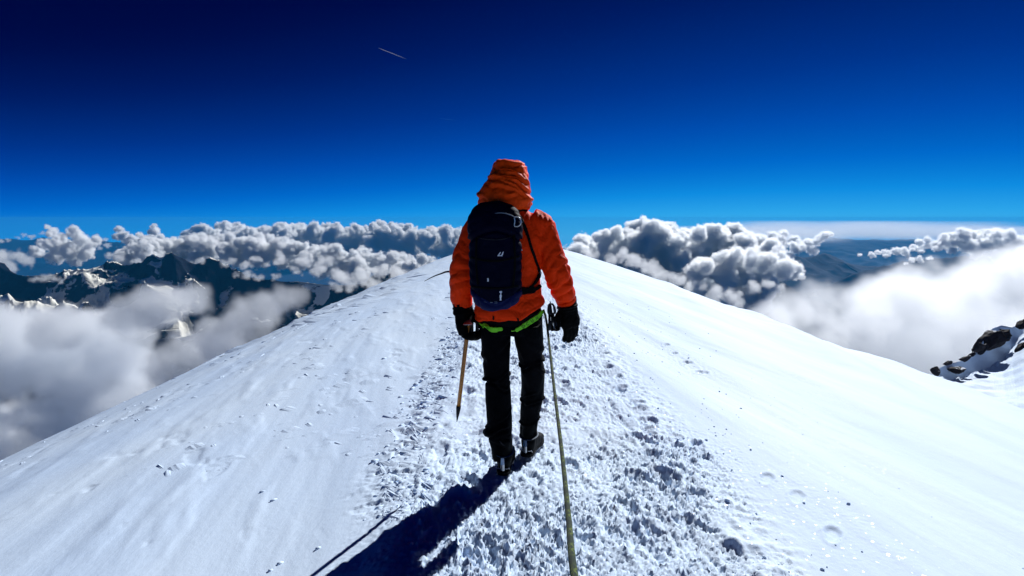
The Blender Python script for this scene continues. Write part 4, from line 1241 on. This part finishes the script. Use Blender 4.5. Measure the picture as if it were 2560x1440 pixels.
def cloud(name, label, blobs, voxel, mat, lump=.0, lump_size=600, wisp=.3, wisp_size=900, edge=8.0, seed=0, cat='cloud', group=None, dist=None, flat=None):
    """blobs: [(x, y, z, rx, ry, rz)] in metres; density field on a real voxel grid"""
    bl = np.array(blobs)
    rm = float(bl[:, 3].mean()); lump_size = rm * .85; wisp_size = rm * 1.5
    pad = 1.0 + .55 * (lump + wisp) + .1
    mn = (bl[:, :3] - bl[:, 3:] * pad).min(0); mx = (bl[:, :3] + bl[:, 3:] * pad).max(0)
    c = (mn + mx) / 2; mn -= c; mx -= c; bl[:, :3] -= c
    ng = bpy.data.node_groups.new('cloud_field', 'GeometryNodeTree')
    ng.interface.new_socket('Geometry', in_out='OUTPUT', socket_type='NodeSocketGeometry')
    N, L = ng.nodes.new, ng.links.new

    def M(op, *a, clamp=False):
        m = N('ShaderNodeMath'); m.operation = op; m.use_clamp = clamp
        for i, v in enumerate(a):
            if isinstance(v, (int, float)): m.inputs[i].default_value = v
            else: L(v, m.inputs[i])
        return m.outputs[0]

    vc = N('GeometryNodeVolumeCube')
    vc.inputs['Min'].default_value = [float(q) for q in mn]; vc.inputs['Max'].default_value = [float(q) for q in mx]
    res = [max(4, min(600, int((mx[k] - mn[k]) / voxel))) for k in range(3)]
    for a, k in zip('XYZ', res): vc.inputs['Resolution ' + a].default_value = k
    pos = N('GeometryNodeInputPosition')
    off = N('ShaderNodeVectorMath'); off.operation = 'ADD'; L(pos.outputs[0], off.inputs[0]); off.inputs[1].default_value = (seed * 3717.0, seed * 911.0, 0)
    n1 = N('ShaderNodeTexNoise'); n1.inputs['Scale'].default_value = 1 / wisp_size; n1.inputs['Detail'].default_value = 5; n1.inputs['Roughness'].default_value = .55
    L(off.outputs[0], n1.inputs['Vector'])
    last = None
    for b in bl:
        s = N('ShaderNodeVectorMath'); s.operation = 'SUBTRACT'; L(pos.outputs[0], s.inputs[0]); s.inputs[1].default_value = [float(q) for q in b[:3]]
        d = N('ShaderNodeVectorMath'); d.operation = 'MULTIPLY'; L(s.outputs[0], d.inputs[0]); d.inputs[1].default_value = [1 / float(q) for q in b[3:]]
        l = N('ShaderNodeVectorMath'); l.operation = 'LENGTH'; L(d.outputs[0], l.inputs[0])
        v = M('SUBTRACT', 1, l.outputs['Value'])
        if last is None: last = v
        else:
            m = N('ShaderNodeMath'); m.operation = 'SMOOTH_MAX'; L(last, m.inputs[0]); L(v, m.inputs[1]); m.inputs[2].default_value = .12; last = m.outputs[0]
    f = M('ADD', last, M('MULTIPLY', M('SUBTRACT', n1.outputs[0], .5), wisp * 3.6))
    if lump:
        w = N('ShaderNodeTexNoise'); w.inputs['Scale'].default_value = 1.6 / lump_size; w.inputs['Detail'].default_value = 1
        L(off.outputs[0], w.inputs['Vector'])
        wv = N('ShaderNodeVectorMath'); wv.operation = 'MULTIPLY_ADD'; L(w.outputs['Color'], wv.inputs[0]); wv.inputs[1].default_value = (lump_size * .35,) * 3; L(off.outputs[0], wv.inputs[2])
        amp = lump
        for k, (sz, a) in enumerate(((2.3, .40), (1.0, .48), (.48, .34), (.24, .18))):
            vo = N('ShaderNodeTexVoronoi'); vo.feature = 'F1'; vo.inputs['Scale'].default_value = 1 / (lump_size * sz)
            L(wv.outputs[0], vo.inputs['Vector'])
            # round lumps: high in the middle of a cell, creased at its border
            d2 = M('MULTIPLY', vo.outputs['Distance'], vo.outputs['Distance'])
            f = M('ADD', f, M('MULTIPLY', M('SUBTRACT', .30, d2), amp * a * 2))
    f = M('MULTIPLY', f, edge)
    cl = N('ShaderNodeClamp'); L(f, cl.inputs[0])
    L(cl.outputs[0], vc.inputs['Density'])
    sm = N('GeometryNodeSetMaterial'); sm.inputs['Material'].default_value = mat
    out = N('NodeGroupOutput')
    L(vc.outputs[0], sm.inputs[0]); L(sm.outputs[0], out.inputs[0])
    vd = bpy.data.volumes.new(name); vd.materials.append(mat)
    ob = bpy.data.objects.new(name, vd); COL.objects.link(ob)
    ob.location = [float(q) for q in c]
    ob.modifiers.new('field', 'NODES').node_group = ng
    return tag(ob, label, cat, group, 'thing')


def px_blobs(L_, d0, spread, rng, depth_k=1.0, squash=1.0):
    """[(px, py, radius_px[, extra_depth])] -> ellipsoids of real size at about d0 metres"""
    out = []
    if len(L_) < 24 and max(q[2] for q in L_) < 40:      # ragged clusters instead of single puffs
        M_ = []
        for q in L_:
            M_.append((q[0], q[1], q[2] * .74) + tuple(q[3:]))
            for _ in range(3):
                a = rng.uniform(0, 6.28); M_.append((q[0] + math.cos(a) * q[2] * .75, q[1] + math.sin(a) * q[2] * .6, q[2] * rng.uniform(.32, .55)) + tuple(q[3:]))
        L_ = M_
    for q in L_:
        d = d0 + (q[3] if len(q) > 3 else rng.uniform(-spread, spread))
        p = at(q[0], q[1], d); r = q[2] * d / FPX
        out.append((p.x, p.y, p.z, r, r * depth_k, r * squash))
    return out


def skyline_blobs(line, bottom, r0, r1, n, rng):
    """fill the area under a skyline [(px, py)] with overlapping puffs, small ones along the top"""
    P = np.array(line, float); out = []
    r0, r1, n = r0 * .72, r1 * .80, int(n * 1.5)
    t = np.linspace(P[0, 0], P[-1, 0], n)
    for x in t:
        y = float(np.interp(x, P[:, 0], P[:, 1])); r = rng.uniform(r0, r1)
        out.append((x + rng.uniform(-4, 4), y + r * rng.uniform(.6, 1.9), r))
        yy = y + r * 1.6
        b = float(np.interp(x, [q[0] for q in bottom], [q[1] for q in bottom]))
        while yy < b - r:
            r2 = rng.uniform(r0, r1) * 1.35
            out.append((x + rng.uniform(-.6, .6) * r2, min(yy + r2 * .5, b - r2 * .6), r2)); yy += r2 * 1.25
    return out


rc = random.Random(21)
G1 = 'cumulus banks along the horizon'
# left horizon banks, near to far
cloud('cumulus_cloud', 'long billowing cumulus bank above the dark mountains left of the climber',
      px_blobs(skyline_blobs([(290, 640), (330, 600), (400, 590), (470, 584), (560, 590), (640, 585), (720, 600), (800, 615), (900, 625), (1000, 635), (1120, 650)],
                             [(290, 665), (420, 670), (560, 650), (700, 655), (850, 700), (1000, 690), (1120, 690)], 14, 26, 24, rc), 12500, 700, rc, 1.3), 24, CUMULUS_SIDE,
      lump=.9, lump_size=250, wisp=.40, wisp_size=380, edge=4.2, seed=1, group=G1)
cloud('cumulus_cloud', 'row of bright cumulus heads on the horizon directly left of the climber',
      px_blobs(skyline_blobs([(470, 572), (590, 556), (660, 566), (740, 558), (820, 562), (900, 568), (950, 556), (1010, 562), (1060, 570), (1110, 560), (1180, 578), (1300, 590)],
                             [(470, 620), (800, 630), (1300, 640)], 11, 19, 34, rc), 21000, 900, rc, 1.4), 44, CUMULUS_SIDE,
      lump=.9, lump_size=330, wisp=.40, wisp_size=600, edge=4.2, seed=2, group=G1)
cloud('cumulus_cloud', 'separate ragged cumulus with a bright head at the far left over the mountains',
      px_blobs([(130, 580, 13), (155, 600, 18), (185, 585, 18), (205, 600, 20), (235, 605, 15), (175, 625, 24), (140, 640, 22), (215, 632, 20), (120, 610, 14), (90, 632, 16), (100, 606, 9), (185, 650, 18), (120, 568, 7)], 11500, 350, rc, 1.2), 22, CUMULUS_SIDE,
      lump=.9, lump_size=200, wisp=.35, wisp_size=320, edge=5, seed=3, group=G1)
cloud('cumulus_cloud', 'grey cloud cut by the left picture edge above the mountains',
      px_blobs([(-90, 645, 34), (-30, 640, 26), (10, 648, 24), (45, 640, 19), (70, 655, 18), (20, 668, 22), (-40, 670, 30)], 9500, 300, rc, 1.2), 24, PUFF,
      lump=.8, lump_size=240, wisp=.62, wisp_size=320, edge=2.6, seed=4, group=G1)
cloud('cumulus_cloud', 'small cauliflower tower between the left cloud and the long bank',
      px_blobs([(300, 574, 10), (308, 590, 13), (292, 592, 10), (320, 600, 12), (385, 566, 8), (388, 580, 12), (378, 596, 14), (400, 600, 14), (350, 588, 8)], 16000, 350, rc, 1.2), 28, CUMULUS_SIDE,
      lump=.9, lump_size=200, wisp=.3, wisp_size=320, edge=5, seed=5, group=G1)
cloud('cumulus_cloud', 'low flat cloud sheet lapping the peaks left of the snow ridge',
      px_blobs([(620, 690, 16), (590, 686, 10), (650, 694, 12), (850, 690, 26), (900, 690, 26), (880, 712, 22), (950, 680, 26), (1000, 690, 30), (840, 716, 18), (760, 655, 22), (700, 652, 16), (1060, 680, 30), (800, 672, 22), (740, 672, 14), (660, 664, 12), (610, 664, 14), (560, 660, 12), (1110, 670, 30), (930, 712, 24), (690, 692, 12), (500, 652, 12), (1160, 680, 30)], 7900, 250, rc, 1.6, .75), 20, PUFF,
      lump=.8, lump_size=170, wisp=.62, wisp_size=450, edge=2.6, seed=6, group=G1)
cloud('cumulus_cloud', 'scrap of cloud resting on the snowy peaks at lower left',
      px_blobs([(105, 697, 16), (130, 694, 14), (80, 700, 10), (150, 702, 9)], 6700, 100, rc, 1.4, .7), 16, PUFF,
      lump=.8, lump_size=150, wisp=.62, wisp_size=220, edge=2.6, seed=7, group=G1)

cloud('cumulus_cloud', 'thin ragged cloud strip on the horizon at the far left corner',
      px_blobs([(60, 588, 6), (80, 592, 8), (45, 594, 5), (105, 584, 7), (20, 600, 6), (0, 604, 8), (-20, 604, 9), (240, 590, 7), (262, 598, 8), (270, 612, 9), (250, 620, 7)], 16500, 300, rc, 1.3, .8), 30, PUFF,
      lump=.8, lump_size=200, wisp=.62, wisp_size=320, edge=2.6, seed=22, group=G1)
cloud('cumulus_cloud', 'flat cloud shelf lying under the long bank against the dark mountains',
      px_blobs([(300, 648, 13), (340, 655, 13), (380, 660, 12), (430, 662, 14), (480, 664, 13), (530, 660, 12), (580, 652, 13), (640, 648, 14), (700, 640, 15), (270, 640, 10), (620, 660, 10), (760, 640, 16), (820, 650, 18)], 9300, 250, rc, 1.5, .8), 22, PUFF,
      lump=.8, lump_size=190, wisp=.62, wisp_size=300, edge=2.6, seed=23, group=G1)

# right horizon banks
cloud('cumulus_cloud', 'towering dark bellied cumulus mass directly right of the climber',
      px_blobs(skyline_blobs([(1425, 610), (1470, 590), (1520, 580), (1570, 562), (1600, 549), (1640, 558), (1700, 566), (1760, 560), (1830, 566), (1880, 590), (1920, 600)],
                             [(1425, 650), (1520, 690), (1650, 740), (1760, 760), (1850, 700), (1920, 650)], 17, 30, 20, rc), 11500, 900, rc, 1.3), 24, CUMULUS,
      lump=.9, lump_size=250, wisp=.36, wisp_size=380, edge=5, seed=8, group=G1)
cloud('cumulus_cloud', 'nearer cumulus shoulder spilling down to the right snow skyline',
      px_blobs(skyline_blobs([(1750, 640), (1800, 628), (1850, 612), (1900, 618), (1940, 622), (1975, 645)],
                             [(1750, 740), (1850, 800), (1930, 720), (1975, 690)], 17, 28, 9, rc), 8800, 500, rc, 1.2), 26, CUMULUS,
      lump=.9, lump_size=200, wisp=.36, wisp_size=320, edge=5, seed=9, group=G1)
cloud('cumulus_cloud', 'white rimmed cumulus foot just above the right snow skyline',
      px_blobs([(1560, 640, 20), (1590, 655, 22), (1530, 650, 18), (1620, 668, 22), (1650, 688, 24), (1690, 700, 22), (1740, 720, 26), (1790, 735, 24), (1830, 745, 24), (1880, 720, 20), (1920, 712, 18), (1950, 718, 12), (1480, 640, 18), (1845, 762, 17)], 7600, 400, rc, 1.2), 24, PUFF,
      lump=.8, lump_size=170, wisp=.62, wisp_size=420, edge=2.6, seed=10, group=G1)
cloud('cumulus_cloud', 'chain of small cumulus heads trailing off right of the dark mass',
      px_blobs([(1930, 590, 14), (1960, 585, 12), (1950, 605, 18), (1985, 600, 16), (2015, 610, 16), (2040, 605, 12), (1990, 622, 16), (2030, 625, 14), (2060, 588, 12), (2050, 596, 12), (2075, 584, 8), (1975, 640, 12), (1945, 630, 14)], 15000, 500, rc, 1.2), 28, CUMULUS,
      lump=.9, lump_size=220, wisp=.3, wisp_size=320, edge=4.2, seed=11, group=G1)
cloud('cumulus_cloud', 'pair of small white puffs floating before the blue mountains',
      px_blobs([(1975, 668, 10), (1990, 674, 9), (1995, 688, 11), (2005, 692, 8), (1968, 682, 8)], 9500, 100, rc, 1.2), 22, CUMULUS,
      lump=.9, lump_size=150, wisp=.3, wisp_size=200, edge=5, seed=12, group=G1)
cloud('cumulus_cloud', 'small flat puff beside the hazy blue ridge right of centre',
      px_blobs([(2180, 636, 9), (2195, 630, 7), (2215, 633, 11), (2240, 628, 13), (2262, 630, 12), (2283, 618, 10), (2300, 606, 11), (2318, 598, 9), (2300, 622, 12), (2270, 640, 7), (2150, 637, 5), (2325, 612, 12)], 17000, 300, rc, 1.2, .8), 30, CUMULUS,
      lump=.9, lump_size=200, wisp=.35, wisp_size=450, edge=5, seed=13, group=G1)
cloud('cumulus_cloud', 'thin white puff low over the blue ridge near the bright fog bank',
      px_blobs([(2280, 652, 8), (2300, 648, 9), (2325, 645, 7), (2265, 658, 5)], 12000, 100, rc, 1.2, .7), 26, CUMULUS,
      lump=.9, lump_size=180, wisp=.35, wisp_size=250, edge=5, seed=14, group=G1)
cloud('cumulus_cloud', 'large cauliflower cumulus at the far right end of the horizon',
      px_blobs([(2340, 612, 14), (2360, 600, 16), (2385, 590, 16), (2410, 582, 16), (2430, 590, 20), (2460, 584, 14), (2490, 588, 18), (2520, 586, 16), (2380, 615, 18), (2420, 612, 22), (2460, 612, 22), (2505, 612, 22), (2540, 606, 20), (2580, 610, 26), (2440, 632, 16), (2540, 640, 26), (2500, 640, 18), (2350, 616, 12)], 13000, 400, rc, 1.2), 25, CUMULUS,
      lump=.9, lump_size=240, wisp=.40, wisp_size=600, edge=4.2, seed=15, group=G1)
cloud('cumulus_cloud', 'grey cloud shoulder above the fog at the right picture edge',
      px_blobs([(2530, 655, 24), (2560, 640, 28), (2600, 650, 34), (2500, 668, 16), (2560, 680, 30)], 6500, 200, rc, 1.2), 22, PUFF,
      lump=.8, lump_size=260, wisp=.62, wisp_size=350, edge=2.6, seed=16, group=G1)
# distant haze sheet over the right horizon
b = []
for k in range(9):
    p = at(1800 + k * 85, 586 - 10 * math.sin(k / 8 * 3.1), 50000); b.append((p.x, p.y + rc.uniform(-3000, 3000), p.z, 5400, 9000, 720))
cloud('stratus_sheet', 'thin pale stratus sheet far behind the right cumulus on the horizon', b, 300, VEIL, wisp=.15, wisp_size=3800, edge=3, seed=17, group=None)

# soft fog banks close below the ridge
cloud('fog_bank', 'soft grey fog bank filling the valley at lower left',
      px_blobs([(-120, 850, 90), (0, 835, 75), (90, 815, 66), (160, 822, 62), (240, 815, 62), (300, 790, 50), (360, 775, 46), (420, 765, 48), (480, 752, 40), (330, 840, 50), (405, 800, 30), (-60, 930, 110), (80, 910, 105), (200, 890, 95), (290, 890, 75), (340, 930, 60),
                (380, 960, 44), (-40, 1080, 90), (90, 1040, 60), (200, 1000, 80), (250, 1050, 70), (160, 1080, 70), (310, 1000, 70), (60, 1130, 60)], 1900, 130, rc, 1.4), 11, FOG,
      lump=.30, lump_size=90, wisp=.62, wisp_size=260, edge=3.2, seed=18, cat='fog')
cloud('fog_bank', 'paler fog plume rising just behind the left snow skyline',
      px_blobs([(430, 920, 60), (490, 880, 62), (550, 845, 62), (600, 800, 52), (650, 775, 46), (700, 752, 40), (745, 742, 26), (660, 745, 24), (620, 760, 24), (470, 940, 50), (560, 880, 50), (650, 820, 40)], 1500, 90, rc, 1.3), 8, FOG,
      lump=.30, lump_size=70, wisp=.62, wisp_size=190, edge=3.2, seed=19, cat='fog')
cloud('fog_bank', 'bright white fog bank billowing behind the right snow flank',
      px_blobs([(1930, 830, 70), (1990, 795, 70), (2060, 775, 74), (2140, 765, 80), (2220, 750, 84), (2300, 740, 86), (2380, 725, 86), (2460, 715, 86), (2540, 700, 86), (2640, 700, 110), (2050, 860, 90), (2170, 860, 100), (2300, 860, 110), (2430, 830, 110), (2560, 830, 120), (2280, 950, 100), (2150, 920, 80), (2450, 950, 100), (2600, 950, 120)], 1100, 90, rc, 1.4), 7, FOG_LIT,
      lump=.42, lump_size=60, wisp=.70, wisp_size=150, edge=3.0, seed=20, cat='fog')
# contrails high above
def contrail(px0, py0, px1, py1, d, w, label, k_):
    a, b_ = at(px0, py0, d), at(px1, py1, d)
    ax = (b_ - a); Ln = ax.length; ax.normalize(); sx = ax.orthogonal().normalized(); sy = ax.cross(sx)
    V, Fc = [], []
    n, m = 50, 8
    for i in range(n + 1):
        t = i / n; r = w * (.25 + .75 * math.sqrt(t)) * (1 if t < .96 else (1 - t) * 25 * .9 + .1)
        for k in range(m):
            q = 2 * math.pi * k / m
            V.append(a + ax * (Ln * t) + sx * (r * math.cos(q) * (1 + .3 * math.sin(i * 1.7))) + sy * (r * math.sin(q)))
    for i in range(n):
        for k in range(m): Fc.append((i * m + k, i * m + (k + 1) % m, (i + 1) * m + (k + 1) % m, (i + 1) * m + k))
    Fc.append(tuple(range(m))); Fc.append(tuple(range(n * m, n * m + m)))
    o = new_mesh('contrail', [v - a for v in V], Fc, None)
    o.location = a
    mat = bpy.data.materials.new('contrail_ice'); mat.use_nodes = True
    nt = mat.node_tree; nt.nodes.clear(); L = nt.links.new
    out = nt.nodes.new('ShaderNodeOutputMaterial'); v = nt.nodes.new('ShaderNodeVolumePrincipled')
    v.inputs['Color'].default_value = (.9, .95, 1, 1); v.inputs['Anisotropy'].default_value = .3
    t = nt.nodes.new('ShaderNodeTexCoord'); dp = nt.nodes.new('ShaderNodeVectorMath'); dp.operation = 'DOT_PRODUCT'; dp.inputs[1].default_value = ax
    L(t.outputs['Object'], dp.inputs[0])
    mr = nt.nodes.new('ShaderNodeMapRange'); mr.inputs[2].default_value = Ln; mr.inputs[3].default_value = k_ / w; mr.inputs[4].default_value = 0.0
    L(dp.outputs['Value'], mr.inputs[0]); L(mr.outputs[0], v.inputs['Density']); L(v.outputs[0], out.inputs['Volume'])
    o.data.materials.append(mat)
    return tag(o, label, 'contrail', kind='thing')


contrail(946, 120, 1020, 149, 16000, 15, 'brighter short white contrail high in the dark blue sky', .22)
contrail(1098, 296, 1142, 301, 26000, 13, 'fainter tiny contrail lower down, above the climber', .07)
